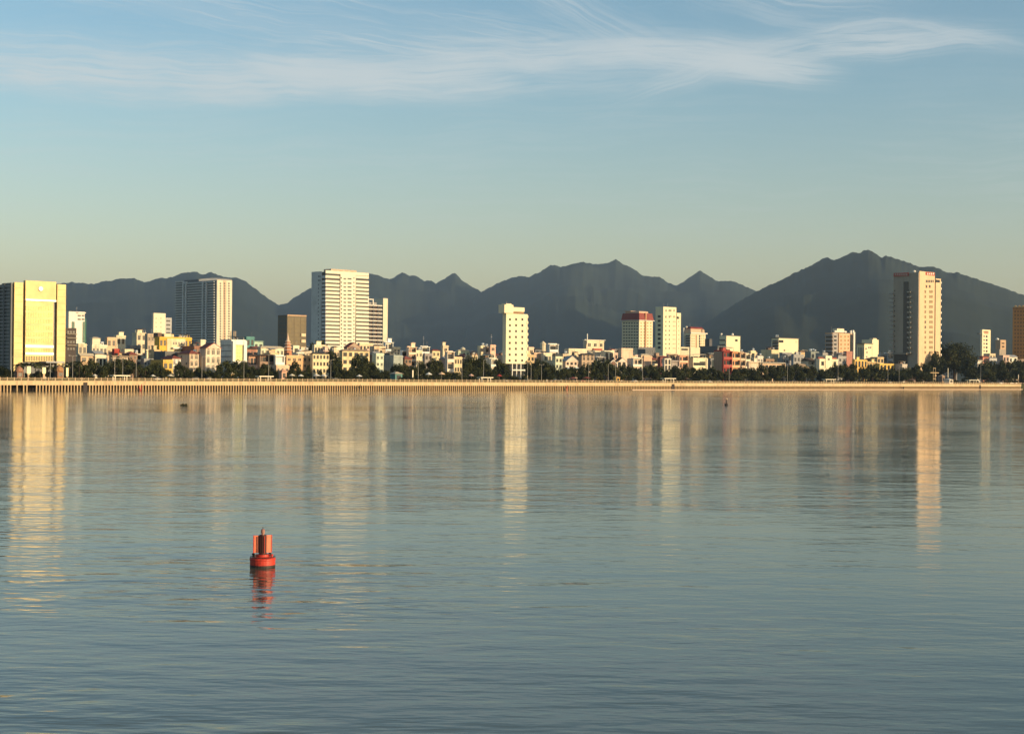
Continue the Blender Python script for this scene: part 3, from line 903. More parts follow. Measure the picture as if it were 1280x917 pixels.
H(316, 317.5, 329, 425.6, 260, MINT, 3, 2, 'g', 'g', 'green', 'pale green-roofed house behind the red roofs', 'the pale green-roofed house')
H(306, 309, 321, 434.4, 128, (0.35, 0.17, 0.12), 3, 3, 'w', 'g', 'brown', 'brown-roofed house right of the white portal building', 'the brown-roofed house')
H(308, 311, 323, 443, 74, (0.5, 0.3, 0.2), 2, 3, 'l', 'h', 'brown', 'low house with brown hip roof between portal building and long cream house', 'the low brown hip-roofed house')
H(318, 321, 331, 432.6, 140, PEACH, 3, 3, 'w', 'g', 'red', 'peach house with red pitched roof behind the long cream house', 'the peach red-roofed house', dp=10)
H(322, 326, 355, 432.2, 100, IVORY, 3, 6, 'w', 'h', 'cream', 'long cream house with pale hip roof left of the pagoda', 'the long cream house')
H(322, 325, 344, 442.5, 56, (0.25, 0.16, 0.11), 3, 4, 'l', 'h', 'brown', 'dark wooden verandah house under a brown hip roof', 'the dark verandah house')
H(343, 344.6, 356, 445.2, 52, WHITE, 3, 2, 'l', 'f', '', 'white-framed house with deep dark openings left of orange-pink house', 'the white-framed house')
H(343, 345.4, 361, 458, 30, (0.66, 0.47, 0.33), 2, 3, 'w', 'f', '', 'low pink-tan pavilion close to the promenade', 'the low pink-tan pavilion', dp=8)
H(355, 358.2, 390.5, 445.6, 52, (0.70, 0.44, 0.24), 4, 5, 'w', 'f', '', 'long orange-pink house with dark windows below the pagoda', 'the long orange-pink house')
H(364, 366.5, 374.2, 433.2, 150, IVORY, 4, 1, 'w', 'f', '', 'small white house with one window right of the pagoda', 'the small white house')
H(372, 375, 389.5, 439.6, 118, (0.6, 0.5, 0.38), 3, 4, 'w', 'fht', '', 'pale flat-roofed house with roof tank below the dome-shaped tree', 'the pale tank-roofed house')
H(388, 391, 411.6, 440.4, 47, (0.76, 0.64, 0.40), 4, 5, 'w', 'h', 'dark', 'cream square house with dark hip roof left of the dark tree clump', 'the square cream house')
H(390, 393, 408, 432.2, 122, (0.74, 0.62, 0.44), 4, 4, 'w', 'fh', '', 'cream house peeping above the dark hip roof', 'the cream house above dark roof')
H(424, 428, 462, 436.2, 72, (0.74, 0.58, 0.34), 4, 5, 'w', 'h', 'tan', 'large cream hall under broad tan hip roof', 'the large tan-roofed hall', name='hall')
HALL = HS[-1]
H(430, 434, 450, 427.6, 102, (0.4, 0.3, 0.22), 5, 2, 'g', 'gy', 'red', 'house with steep red gable roof behind the tan-roofed hall', 'the steep red gable')
H(447, 449.5, 466.5, 430, 135, (0.7, 0.56, 0.38), 4, 4, 'g', 'f', '', 'low cream block right of the steep red gable', 'the low cream block')
H(462, 467.8, 481.6, 434, 104, (0.72, 0.54, 0.36), 4, 4, 'b', 'f', '', 'peach blank-walled house above the mint green house', 'the peach blank-walled house')
H(479, 482, 491.6, 428, 165, WHITE, 4, 2, 'l', 'fht', '', 'white open-framed house right of the cream blade wall', 'the white open-framed house')
H(489, 491.8, 500.4, 435, 128, (0.74, 0.62, 0.42), 4, 2, 'w', 'f', '', 'small cream house right of the white open-framed house', 'the small cream corner house')
H(465, 470, 479.6, 443, 62, (0.60, 0.64, 0.50), 4, 2, 'w', 'f', '', 'narrow mint green house with pale front', 'the mint green house')
H(479.8, 492, 503.6, 445.6, 66, (0.34, 0.38, 0.35), 4, 2, 'b', 'f', '', 'house with tall grey-teal flank right of the mint green house', 'the grey-teal flanked house', dp=16)  # wall colour carries the shade on the flank
H(500, 502.4, 511.2, 439, 86, WHITE, 4, 1, 'l', 'f', '', 'white house with deep balconies left of tall peach house', 'the white balcony house')
H(508, 511.2, 520.6, 434.2, 82, (0.72, 0.50, 0.36), 5, 2, 'l', 'fh', '', 'tall peach house with red-trimmed balconies and roof hut', 'the tall peach house')
H(517, 519.5, 528, 439.2, 92, CREAM, 4, 2, 'w', 'ft', '', 'cream house with roof tank right of tall peach house', 'the cream tank-roofed house')
H(525, 527.4, 537, 433.6, 150, WHITE, 5, 1, 'l', 'f', '', 'white house with roof frame and tall white finial', 'the white finial house', extra='A')
H(529, 531, 540.4, 443, 70, (0.30, 0.27, 0.26), 4, 2, 'g', 'f', '', 'grey-brown shaded house between cream and red-trimmed houses', 'the grey-brown house')
H(537, 540.6, 550, 436.4, 94, (0.70, 0.58, 0.36), 4, 2, 'w', 'h', 'red', 'cream house with low red roof between the white finial and three-storey houses', 'the low red-roofed cream house')
H(551, 553.6, 560.6, 433, 130, (0.66, 0.54, 0.38), 5, 1, 'w', 'fh', '', 'narrow cream house with open roof hut behind three-storey house', 'the narrow roof-hut house')
H(556, 559.4, 568, 440, 62, (0.74, 0.58, 0.46), 3, 1, 'l', 'f', '', 'pinkish white three-storey house with dark brown bays', 'the three-storey bay house')
H(566, 568.2, 577.6, 447.4, 64, (0.72, 0.58, 0.36), 3, 3, 'w', 'f', '', 'cream house with yellow-tinted windows right of three-storey bay house', 'the yellow-windowed house')
H(570, 573, 587, 436.8, 126, (0.56, 0.62, 0.46), 4, 3, 'w', 'h', 'cream', 'pale green pavilion-roofed villa with small cupola', 'the pale green villa', extra='C')
H(587, 589, 600, 441, 150, (0.36, 0.14, 0.09), 3, 3, 'g', 'g', 'brown', 'long low brown-red roof right of the pale green villa', 'the brown-red roofed house')
H(597, 599.6, 606.4, 433.4, 118, (0.76, 0.66, 0.46), 5, 1, 'w', 'ft', '', 'white-cream house at the left of the antenna cluster', 'the white-cream house')
H(604, 607, 612.6, 434.6, 112, (0.60, 0.42, 0.30), 5, 1, 'l', 'ft', '', 'narrow tan house with dark bays in the antenna cluster', 'the narrow tan house')
H(611, 613, 619.6, 432.2, 108, (0.72, 0.46, 0.34), 5, 1, 'w', 'f', '', 'pink-orange house carrying a rooftop antenna', 'the antenna house', extra='A')
H(603, 606, 618, 443.8, 82, (0.74, 0.68, 0.55), 3, 4, 'l', 'f', '', 'long white balconied house below the antenna house', 'the long white balconied house')
H(611, 614, 622.4, 448.6, 66, (0.76, 0.70, 0.58), 3, 2, 'l', 'f', '', 'white house with dark verandah left of the dotted-window tower', 'the white verandah house', dp=10)
H(657, 660.8, 667.4, 435, 118, (0.72, 0.52, 0.38), 4, 1, 'w', 'f', '', 'pink house tight against the right side of the dotted-window tower', 'the pink house by the tower')
H(664, 667.6, 679.4, 442, 88, (0.60, 0.42, 0.30), 3, 3, 'b', 'f', '', 'low tan-pink blank house right of the dotted-window tower', 'the tan-pink blank house')
H(666, 669, 686, 435, 255, (0.14, 0.15, 0.17), 4, 3, 'g', 'h', 'dark', 'dark grey hipped building with cream turret on top', 'the dark turret building', extra='T')
H(676, 679.4, 690, 442.4, 84, (0.76, 0.64, 0.46), 3, 2, 'w', 'f', '', 'low cream house in front of the white balcony-framed house', 'the low cream front house')
H(683, 687.2, 698, 430.4, 128, (0.76, 0.70, 0.62), 5, 1, 'l', 'f', '', 'tall white-framed house with dark red balcony recesses', 'the tall white-framed house')
H(690, 694.4, 703, 446.8, 60, (0.60, 0.62, 0.46), 4, 2, 'w', 'f', '', 'pale mint house left of blue-balconied house', 'the pale mint house')
H(702, 707.2, 722, 444.4, 60, (0.74, 0.55, 0.44), 4, 3, 'w', 'gy', 'grey', 'pinkish house with pale blue balcony band', 'the blue-balconied house', extra='B')
H(706, 710.8, 734, 436.8, 104, (0.76, 0.64, 0.46), 4, 5, 'b', 'f', '', 'large cream blank-sided house left of the cross mast block', 'the large blank cream house')
H(723, 727.4, 743, 441.4, 60, (0.46, 0.34, 0.24), 4, 3, 'a', 'h', 'dark', 'house with dark hip roof and pale porch below the cross mast block', 'the dark-roofed porch house')
H(729, 733, 755, 426.2, 150, (0.74, 0.60, 0.42), 5, 3, 'w', 'f', '', 'tall cream block with red balcony and cross mast on its corner', 'the cross mast block', extra='M')
H(741, 743.6, 750.6, 440, 100, (0.76, 0.62, 0.46), 3, 2, 'b', 'f', '', 'small cream wall house under the cross mast block', 'the small cream wall house')
H(751, 755.4, 767.4, 439.4, 92, (0.76, 0.66, 0.48), 3, 2, 'a', 'f', '', 'cream house with two arched windows right of the cross mast block', 'the arched cream house')
H(766, 769, 781, 437, 175, (0.20, 0.20, 0.21), 4, 3, 'g', 'f', '', 'dark grey house left of the mansard hotel', 'the dark grey house')
H(758, 761, 770, 450, 54, (0.22, 0.13, 0.10), 3, 2, 'g', 'gy', 'dark', 'small dark gabled house with white bargeboards', 'the small dark gabled house', extra='V')
H(768, 771.4, 783, 446.6, 60, (0.72, 0.60, 0.50), 3, 2, 'a', 'gy', 'brown', 'pale house with arched openings and pink side gable', 'the pale arched house')
H(773, 776.8, 791, 436.4, 78, (0.72, 0.52, 0.38), 5, 2, 'b', 'f', '', 'tall blank pink-cream house below the mansard hotel', 'the blank pink-cream house')
H(789, 791.6, 803, 448, 62, (0.74, 0.60, 0.48), 3, 3, 'l', 'f', '', 'low pale house with dark verandah right of blank pink-cream house', 'the low pale verandah house')
H(798, 801.6, 812.6, 442, 84, (0.70, 0.56, 0.40), 3, 3, 'g', 'h', 'cream', 'cream-roofed house in front of the mansard hotel podium', 'the cream-roofed house')
H(803, 805, 815, 446, 68, (0.58, 0.38, 0.26), 3, 2, 'b', 'f', '', 'tan blank house left of the red-roofed low house', 'the tan blank house')
H(822, 825.6, 836, 444.8, 74, (0.28, 0.1, 0.09), 3, 2, 'g', 'h', 'red', 'low house with dark red roof under the white stepped tower', 'the low dark-red roofed house')
H(828, 830.6, 839, 449, 56, (0.62, 0.56, 0.46), 4, 2, 'a', 'f', '', 'pale arcaded house with thin white columns', 'the pale arcaded house')
H(833, 836, 850, 443, 92, (0.60, 0.46, 0.32), 3, 4, 'l', 'f', '', 'cream balconied house between dark-red roof and pink house', 'the cream balconied house')
H(838, 839.6, 849.4, 451.6, 58, (0.34, 0.30, 0.28), 3, 2, 'l', 'f', '', 'grey house with dark glazed bays left of pink house', 'the grey glazed house')
H(846, 849.6, 860.4, 444.6, 64, (0.74, 0.40, 0.26), 4, 2, 'l', 'f', '', 'salmon pink house with square dark recesses', 'the salmon pink house')
H(858, 866.4, 884, 448.4, 62, (0.78, 0.70, 0.48), 3, 1, 'b', 'f', '', 'white box-fronted building with one long dark window band', 'the white box-fronted building', name='shop_building')
X = HS[-1]
H(884, 887, 893, 449, 78, (0.24, 0.24, 0.25), 3, 2, 'g', 'f', '', 'narrow grey house right of the white box-fronted building', 'the narrow grey house')
H(890, 893.2, 897, 451, 66, (0.78, 0.68, 0.44), 3, 1, 'b', 'f', '', 'narrow blank cream slab left of the red townhouse', 'the narrow cream slab')
H(896.4, 904.6, 915.4, 439, 58, (0.30, 0.035, 0.025), 4, 2, 'l', 'fh', '', 'dark red townhouse with brown flank', 'the dark red townhouse', dp=14)
H(915.4, 915.6, 925.4, 440, 58, (0.74, 0.38, 0.20), 4, 2, 'l', 'f', '', 'orange balconied townhouse joined to the dark red one', 'the orange balconied townhouse', dp=9)
H(923, 925.8, 932, 441, 70, (0.5, 0.36, 0.25), 4, 1, 'l', 'ft', '', 'narrow tan house right of the orange balconied townhouse', 'the narrow tan row house')
H(930, 932.4, 938.2, 442.6, 74, (0.70, 0.60, 0.46), 4, 1, 'l', 'f', '', 'narrow pale house with slanting shade left of cream tower house', 'the narrow pale row house')
H(935, 938.4, 944.6, 439.4, 86, (0.76, 0.64, 0.42), 4, 1, 'w', 'ft', '', 'cream tower-like house between the orange townhouse and grey block', 'the cream tower house')
H(934, 936, 951, 452.4, 58, (0.64, 0.54, 0.42), 2, 4, 'l', 'fh', '', 'low pale house with cluttered front below the cream tower house', 'the low cluttered house')
H(944, 946.8, 954, 446, 80, (0.6, 0.56, 0.5), 3, 2, 'w', 'ft', '', 'small pale house with roof tank left of the grey block', 'the small tank-topped house')
H(951, 964.4, 973.2, 438.2, 124, (0.76, 0.62, 0.38), 4, 2, 'b', 'ft', '', 'block with pale grey flank and lit cream front left of blank cube', 'the grey-flanked block')
H(950, 953.4, 982, 452.4, 68, (0.70, 0.52, 0.38), 2, 6, 'l', 'g', 'cream', 'long low house with pale pitched roof below the blank white cube', 'the long pale-roofed house')
H(974, 978, 990, 441.6, 116, (0.28, 0.28, 0.29), 3, 3, 'w', 'f', '', 'grey house under the right half of the blank white cube', 'the grey house under the cube')
H(989, 992, 1005, 444, 106, (0.34, 0.34, 0.34), 3, 3, 'w', 'fht', '', 'grey flat-roofed house right of the blank white cube', 'the grey flat-roofed house')
H(1003, 1006, 1013, 447, 118, (0.2, 0.21, 0.22), 3, 2, 'g', 'ft', '', 'dark house with roof tank left of the teal house', 'the dark tank-roofed house')
H(1006, 1013.6, 1023.6, 440.6, 86, (0.24, 0.27, 0.255), 4, 2, 'w', 'ft', '', 'teal-grey house with white roof tanks', 'the teal-grey house', extra='2')
H(998, 1001, 1012, 454.4, 60, (0.55, 0.47, 0.38), 2, 3, 'w', 'g', 'tan', 'low tan-roofed house left of the teal-grey house', 'the low tan-roofed house', dp=9)
H(1020, 1024.4, 1047.4, 449.6, 56, (0.78, 0.70, 0.50), 3, 3, 'w', 'f', '', 'white symmetrical house with raised centre bay', 'the white symmetrical house', extra='K')
H(1042, 1047.4, 1058, 442, 92, (0.52, 0.36, 0.28), 4, 2, 'l', 'f', '', 'brown-pink balconied house in front of the peach hotel', 'the brown-pink balconied house')
H(1054, 1058.2, 1065.6, 440, 84, (0.42, 0.19, 0.14), 4, 1, 'b', 'f', '', 'brick-brown blank block in front of the peach hotel', 'the brick-brown block')
H(1065, 1068.4, 1084, 450.6, 62, (0.74, 0.47, 0.14), 3, 4, 'a', 'fh', '', 'golden yellow house with uneven roof right of white symmetrical house', 'the golden yellow house')
H(1082, 1084.6, 1097, 453, 72, (0.68, 0.50, 0.26), 3, 3, 'l', 'fh', '', 'mustard house with cluttered roof below the small white stepped block', 'the cluttered mustard house')
H(1096, 1099.6, 1122, 455.4, 62, (0.74, 0.48, 0.13), 2, 5, 'a', 'f', '', 'long low golden wall house left of the tall tan tower', 'the long golden house')
H(1097, 1100.4, 1109, 444, 110, (0.52, 0.48, 0.44), 3, 2, 'w', 'fht', '', 'pale house with busy rooftop left of the tan tower', 'the busy-rooftop house')
H(1106, 1110, 1118.6, 441.6, 126, (0.36, 0.36, 0.37), 4, 1, 'l', 'ft', '', 'grey open-framed house touching the tan tower in view', 'the grey open-framed house', dp=7)
H(1124, 1127.6, 1134, 456, 56, (0.52, 0.46, 0.4), 2, 2, 'w', 'ft', '', 'small house with white roof tank at the foot of tan tower', 'the small house at tower foot', dp=8)
H(1139, 1142.4, 1153, 459.6, 52, (0.5, 0.33, 0.26), 2, 3, 'l', 'h', 'brown', 'low brown-roofed house under the tall tan tower', 'the low brown-roofed house', dp=8)
H(1224, 1228.6, 1236, 444.6, 100, (0.66, 0.28, 0.18), 3, 2, 'w', 'g', 'red', 'orange-red house below the slim white block', 'the orange-red house')
H(1219, 1222, 1228.6, 449.6, 74, (0.66, 0.60, 0.52), 2, 2, 'w', 'g', 'cream', 'pale-roofed low house left of the orange-red house', 'the pale-roofed low house')
H(1235, 1237, 1250, 446.6, 110, (0.5, 0.48, 0.45), 3, 3, 'w', 'g', 'grey', 'grey-roofed house right of the orange-red house', 'the grey-roofed house')
H(1250, 1254, 1284, 449, 96, (0.30, 0.22, 0.17), 3, 6, 'g', 'f', '', 'long brown house under the orange-brown tower', 'the long brown house')

ir = random.Random(23)
tones = [('ochre', (0.60, 0.44, 0.24)), ('ash-grey', (0.34, 0.33, 0.32)), ('off-white', (0.72, 0.66, 0.56)), ('clay-brown', (0.30, 0.19, 0.13)), ('sand-coloured', (0.64, 0.52, 0.36)), ('dull pink', (0.60, 0.42, 0.34))]
used_refs = set()
px_ = 108.0
while px_ < 1262:
    px_ += ir.uniform(6.5, 11.5)
    v_ = ir.choice((70, 82, 96, 112, 128, 146))
    wd_ = ir.uniform(6, 11)
    yt_ = ir.uniform(439.5, 448.5) + (px_ - 640) * .004
    ua_, ub_ = on_v(px_, yt_, v_)[0], on_v(px_ + wd_, yt_, v_)[0]
    if any(a.u0 - .5 < ub_ and ua_ < a.u1 + .5 and a.v - 6.5 < v_ < a.v + a.D + 0.5 for a in Site.all): continue
    ref = near(px_ + wd_ / 2)
    if ref in used_refs or 'house' == ref: continue
    used_refs.add(ref)
    tn, tc_ = ir.choice(tones)
    rf, rn, rc2 = ir.choice((('f', 'flat-roofed', ''), ('ft', 'tank-topped', ''), ('g', 'sheet-roofed', 'grey'), ('g', 'brown-roofed', 'brown'), ('h', 'red-roofed', 'red'), ('fh', 'hut-topped', '')))
    HS.append(house(px_, px_, px_ + wd_, yt_, v_, tc_, 4, 2, ir.choice('gwl'), rf, rc2, 'small %s %s house next to %s' % (tn, rn, ref), None, dp=ir.uniform(4.5, 6)))

# keep every plot off its neighbours: shorten whatever would run into the plot behind
for a in Site.all:
    for b_ in Site.all:
        if a is b_ or not hasattr(a, 'spec'): continue
        if a.u0 < b_.u1 and b_.u0 < a.u1:
            if b_.v > a.v + 1.0 and a.v + a.D > b_.v - 0.4:
                a.D = max(2.5, b_.v - a.v - 0.6)
            elif abs(b_.v - a.v) <= 1.0 and a.u0 < b_.u0 and a.u1 > b_.u0:
                a.W = max(1.5, b_.u0 - a.u0 - 0.02)
for a in Site.all:
    for b_ in Site.all:
        if a is not b_ and a.u0 < b_.u0 + b_.W - .1 and b_.u0 < a.u0 + a.W - .1 and a.v < b_.v and a.v + a.D > b_.v + .2:
            print('CLASH', a.root.name, a.root['label'], '|', b_.root['label'], round(a.v + a.D - b_.v, 1))

for S in HS:
    ex = S.spec[6]
    finish(S)
    w, d, h = S.W, S.D, S.H
    if 'C' in ex:
        S.part('cupola', MB().lathe(w / 2, d / 2, [(1.3, h - 1.0), (1.3, h + .5), (1.7, h + .6), (0.2, h + 1.5)], 10), wall(IVORY))
    if 'T' in ex:
        S.part('turret', MB().lathe(w * .62, d * .3, [(2.0, h - 2), (2.0, h + 2.6), (2.4, h + 2.8), (1.9, h + 3.8), (0.2, h + 5.2)], 12), wall(CREAM))
    if 'B' in ex:
        S.box('balcony', mat('blue_paint', (0.42, 0.52, 0.62), 0.5), 0.2, -1.2, h * .45, w - .2, 0, h * .56)
    if 'V' in ex:
        b = MB()
        rh = min(0.32 * w, 0.3 * h)
        for sx in (-1, 1):
            x0, x1 = w / 2 + sx * (w / 2 + .6), w / 2
            b.poly([(x0, -.75, h - rh - .3), (x0, -.75, h - rh + .1), (x1, -.75, h + .25), (x1, -.75, h - .15), (x0, -.58, h - rh - .3), (x0, -.58, h - rh + .1), (x1, -.58, h + .25), (x1, -.58, h - .15)],
                   [(0, 1, 2, 3), (4, 7, 6, 5), (1, 5, 6, 2), (0, 3, 7, 4), (0, 4, 5, 1), (3, 2, 6, 7)])
        S.part('bargeboards', b, WH)
    if 'M' in ex:
        zt = S.f(733, 417)[1]
        S.part('cross_mast', MB().box(0.2, -0.5, h - 2, 0.7, -0.02, zt).box(-2.2, -0.5, h + 0.6, 3.2, -.03, h + 1.0), WH)
        S.fbox('balcony', mat('red_paint', (0.38, 0.08, 0.05), 0.6), 740.6, 435.4, 751.6, 437.6, 1.0, 0)
        S.part('roof_slab', MB().box(-.4, -.8, h + .7, w + .6, d + .3, h + 1.0), WH)
    if '2' in ex:
        tank(S, w * .25, 2.0, h, 0.75, 1.8); tank(S, w * .75, 3.2, h + 0.2, 0.75, 1.8)
    if 'K' in ex:
        S.fbox('centre_bay', wall((0.78, 0.70, 0.50)), 1031.4, 444.4, 1039.4, 460, 0.4, 5.0)
        S.fwin(1033.8, 447.4, 1036.6, 450.4, GLB, WH, 0.5)
        S.box('roof_edge', mat('roof_tiles', ROOFR, 0.8, 0.6, 0.35), 0, 1.0, h + .7, w, d - 1, h + 1.8)
    if S is Y:
        S.fbox('centre_wall', wall((0.74, 0.62, 0.40)), 208.4, 423, 231.6, 440, 0.25, -0.06)
        for a in (216, 219, 222.5, 226, 229): S.fwin(a, 427, a + 1.7, 431, GL, WH, .35)
        S.fbox('roof_storey', wall(CREAM), 207.5, 417, 219.4, 422.4, -1.5, 8)
        S.fbox('roof_block', wall(BROWN), 201.5, 415.6, 206.4, 422.4, -3, 7)
        S.fbox('entrance_roof', WH, 214, 434, 225, 436, 2.0, -0.26)
        tank(S, w * .75, 3, h, .6, 1.6); tank(S, w * .9, 3, h, .6, 2.4)
    if S is P:
        YG = mat('yellow_green_glass', (0.48, 0.48, 0.20), 0.3, 0.4, 0.15, 0.2, 0.5, False)
        S.fbox('portal_frame', wall((0.8, 0.78, 0.70), 0.1), 289.4, 426, 293.2, 470, 0.9, -0.02); S.fbox('portal_frame', wall((0.8, 0.78, 0.70), 0.1), 303.2, 426, 307.4, 470, 0.9, -0.02)
        S.fbox('portal_frame', wall((0.8, 0.78, 0.70), 0.1), 293.3, 426, 303.1, 431, 0.9, -0.02)
        for k in range(5):
            for j in range(3): S.fwin(293.4 + 3.25 * j, 431.2 + 4 * k, 296.5 + 3.25 * j, 434.9 + 4 * k, YG, out=.1)
        for k in range(3): S.lbox('floor_band', wall(GREY), 276, 431 + 7 * k, 289, 432 + 7 * k, 0.15)
        for k in (0.3, 0.5, 0.62): S.part('roof_mast', MB().box(w * k, 4, h, w * k + .3, 4.3, h + 4.5), wall(TAN))
    if 'red townhouse' in S.root['label'] and 'dark' in S.root['label'] and 'flank' in S.root['label']:
        S.box('side_wall', wall((0.34, 0.25, 0.18)), -0.06, 1.3, 0, -0.005, d, h)
    if S is X:
        S.fbox('window_band', GLB, 866.8, 453.2, 881.6, 456.6, 0.06, -0.02); S.fbox('window_band', GLB, 874.4, 451.8, 881.6, 453.1, 0.06, -0.02)
        S.fbox('side_fin', wall((0.78, 0.7, .5)), 882.2, 448, 884, 461, 0.5, -0.02); S.fbox('base_sill', wall((0.78, 0.7, .5)), 866.4, 459, 882, 460.4, 0.5, -0.02)
    S.done()
# ------------------------------------------------------------------ pagoda
S = Site('pagoda', 'slender tiered red-brown pagoda with pale eaves, behind the orange-pink house', 'pagoda', 359.5, 361, 369.6, 438, 145, dp=8, short='the pagoda')
PB = wall((0.5, 0.22, 0.12)); PR = wall((0.72, 0.5, 0.36))
zs = [S.f(365, y)[1] for y in (441, 436.4, 432.4, 428.6, 425.4)]
S.part('base_storey', MB().box(0, 0, 0, S.W, S.D, zs[0]), PB)
cx, cy = S.W / 2, S.D / 2
for k in range(4):
    r = S.W * (0.46 - 0.07 * k)
    S.part('tier_wall', MB().lathe(cx, cy, [(r, zs[k]), (r, zs[k + 1] - 0.7)], 8), PB)
    S.part('tier_roof', MB().lathe(cx, cy, [(r * 1.35, zs[k + 1] - .75), (r * 1.4, zs[k + 1] - .6), (r * .85, zs[k + 1])], 8), PR)
S.part('finial', MB().lathe(cx, cy, [(0.8, zs[4]), (0.6, zs[4] + 1.2), (0.3, zs[4] + 2.4), (0.08, zs[4] + 4.0)], 8), PR)
S.done()

# ------------------------------------------------------------------ water
UE = on_v(1276.5, 485, 0)[0]               # where the quay turns inland
wm = bpy.data.materials.new('river_water')
wm.use_nodes = True
g = NT(wm.node_tree)
bs = wm.node_tree.nodes['Principled BSDF']
pos = g.n('ShaderNodeNewGeometry').outputs['Position']
EPS = 0.04
patch = g.ramp(g.noise(g.vm('MULTIPLY', pos, (0.5, 1, 1)), 0.022, 3.0, 0.55, '2D'), 0.30, 0.72)
patch2 = g.ramp(g.noise(g.vm('MULTIPLY', pos, (0.35, 1, 1)), 0.16, 2.0, 0.5, '2D'), 0.25, 0.8)
amp = g.m('MULTIPLY', g.m('ADD', g.m('MULTIPLY', patch, 0.9), 0.45), g.m('ADD', g.m('MULTIPLY', patch2, 0.6), 0.6))
LAYERS = [  # (scale, detail, stretch x, y, height, turn)
    (0.10, 1.0, 0.55, 1.0, 0.060, 0.10),
    (0.42, 1.5, 0.40, 1.0, 0.046, -0.12),
    (1.30, 2.0, 0.40, 1.0, 0.026, 0.06),
    (3.40, 2.0, 0.32, 1.0, 0.0065, -0.05),
]
def height(p):
    tot = None
    for (sc, det, sx, sy, a, turn) in LAYERS:
        r_ = g.n('ShaderNodeVectorRotate', rotation_type='Z_AXIS')
        g.put(r_.inputs['Vector'], p); r_.inputs['Angle'].default_value = turn
        q = g.vm('MULTIPLY', r_.outputs[0], (sx, sy, 1))
        h_ = g.m('MULTIPLY', g.noise(q, sc, det, 0.5, '2D'), a)
        tot = h_ if tot is None else g.m('ADD', tot, h_)
    return tot
h0 = height(pos); hx = height(g.vm('ADD', pos, (EPS, 0, 0))); hy = height(g.vm('ADD', pos, (0, EPS, 0)))
k = g.m('MULTIPLY', amp, -1.35 / EPS)
nx = g.m('MULTIPLY', g.m('SUBTRACT', hx, h0), k)
ny = g.m('MULTIPLY', g.m('SUBTRACT', hy, h0), k)
nrm = g.vm('NORMALIZE', g.xyz(nx, ny, 1.0))
g.put(bs.inputs['Normal'], nrm)
bs.inputs['Base Color'].default_value = (0.062, 0.078, 0.052, 1)
bs.inputs['Roughness'].default_value = 0.08
bs.inputs['IOR'].default_value = 1.333
wt = MB().poly([(-16000, -400, 0), (16000, -400, 0), (16000, 18000, 0), (-16000, 18000, 0)], [(0, 1, 2, 3)])
tag(wt.build('river_water', wm), kind='structure')

# ------------------------------------------------------------------ land, promenade, road
soil = mat('soil_and_grass', (0.055, 0.06, 0.03), 0.95, 0.05, 0.5, 0, 0.2, False)
far_u, far_v = 15000.0, 9000.0
lp = [W(-6000, 8, GZ), W(UE - .5, 8, GZ), W(UE - .5, 26, GZ), W(12000, 26, GZ), W(12000, 16000, GZ), W(-6000, 16000, GZ)]
lb = [W(-6000, 8, -1), W(UE - .5, 8, -1), W(UE - .5, 26, -1), W(12000, 26, -1)]
L = MB().poly(lp, [(0, 1, 2, 5), (2, 3, 4, 5)])
L.poly(lp[:4] + lb, [(0, 4, 5, 1), (1, 5, 6, 2), (2, 6, 7, 3)])
tag(L.build('ground', soil), kind='structure')
def strip(name, v0, v1, z, m_, u0=-420, u1=None):
    u1 = UE - 1 if u1 is None else u1
    b = MB().poly([W(u0, v0, z), W(u1, v0, z), W(u1, v1, z), W(u0, v1, z)], [(0, 1, 2, 3)])
    return tag(b.build(name, m_), kind='structure')
strip('promenade', 0.7, 12, GZ + 0.12, mat('paving', (0.36, 0.31, 0.26), 0.85, 0.5, 0.25))
strip('road', 15.5, 27.5, GZ + 0.006, mat('asphalt', (0.05, 0.05, 0.052), 0.9, 0.3, 0.3))
strip('pavement', 27.5, 31.5, GZ + 0.14, mat('paving', (0.30, 0.27, 0.24), 0.85, 0.5, 0.25))
strip('road_marking', 21.4, 21.6, GZ + 0.012, mat('road_paint', (0.7, 0.68, 0.6), 0.7))
hb = MB()
rh_ = random.Random(5)
u = -200.0
while u < UE - 8:                              # clipped hedge behind the walk
    l = 3 + rh_.random() * 4
    hh = 0.75 + 0.5 * rh_.random()
    a = W(u, 12.6); 
    for (ua, ub) in ((u, u + l * .92),):
        P_ = [W(ua, 12.3, GZ), W(ub, 12.3, GZ), W(ub, 13.6, GZ), W(ua, 13.6, GZ), W(ua + .3, 12.5, GZ + hh), W(ub - .3, 12.5, GZ + hh), W(ub - .3, 13.4, GZ + hh), W(ua + .3, 13.4, GZ + hh)]
        hb.poly(P_, [(4, 5, 6, 7), (0, 1, 5, 4), (1, 2, 6, 5), (2, 3, 7, 6), (3, 0, 4, 7)])
    u += l
hg = mat('hedge_leaves', (0.035, 0.05, 0.018), 0.9, 2.0, 0.6, 0, 0.2, False)
tag(hb.build('hedge_row', hg), 'low dark clipped hedge running behind the promenade railing', 'hedge', kind='stuff')

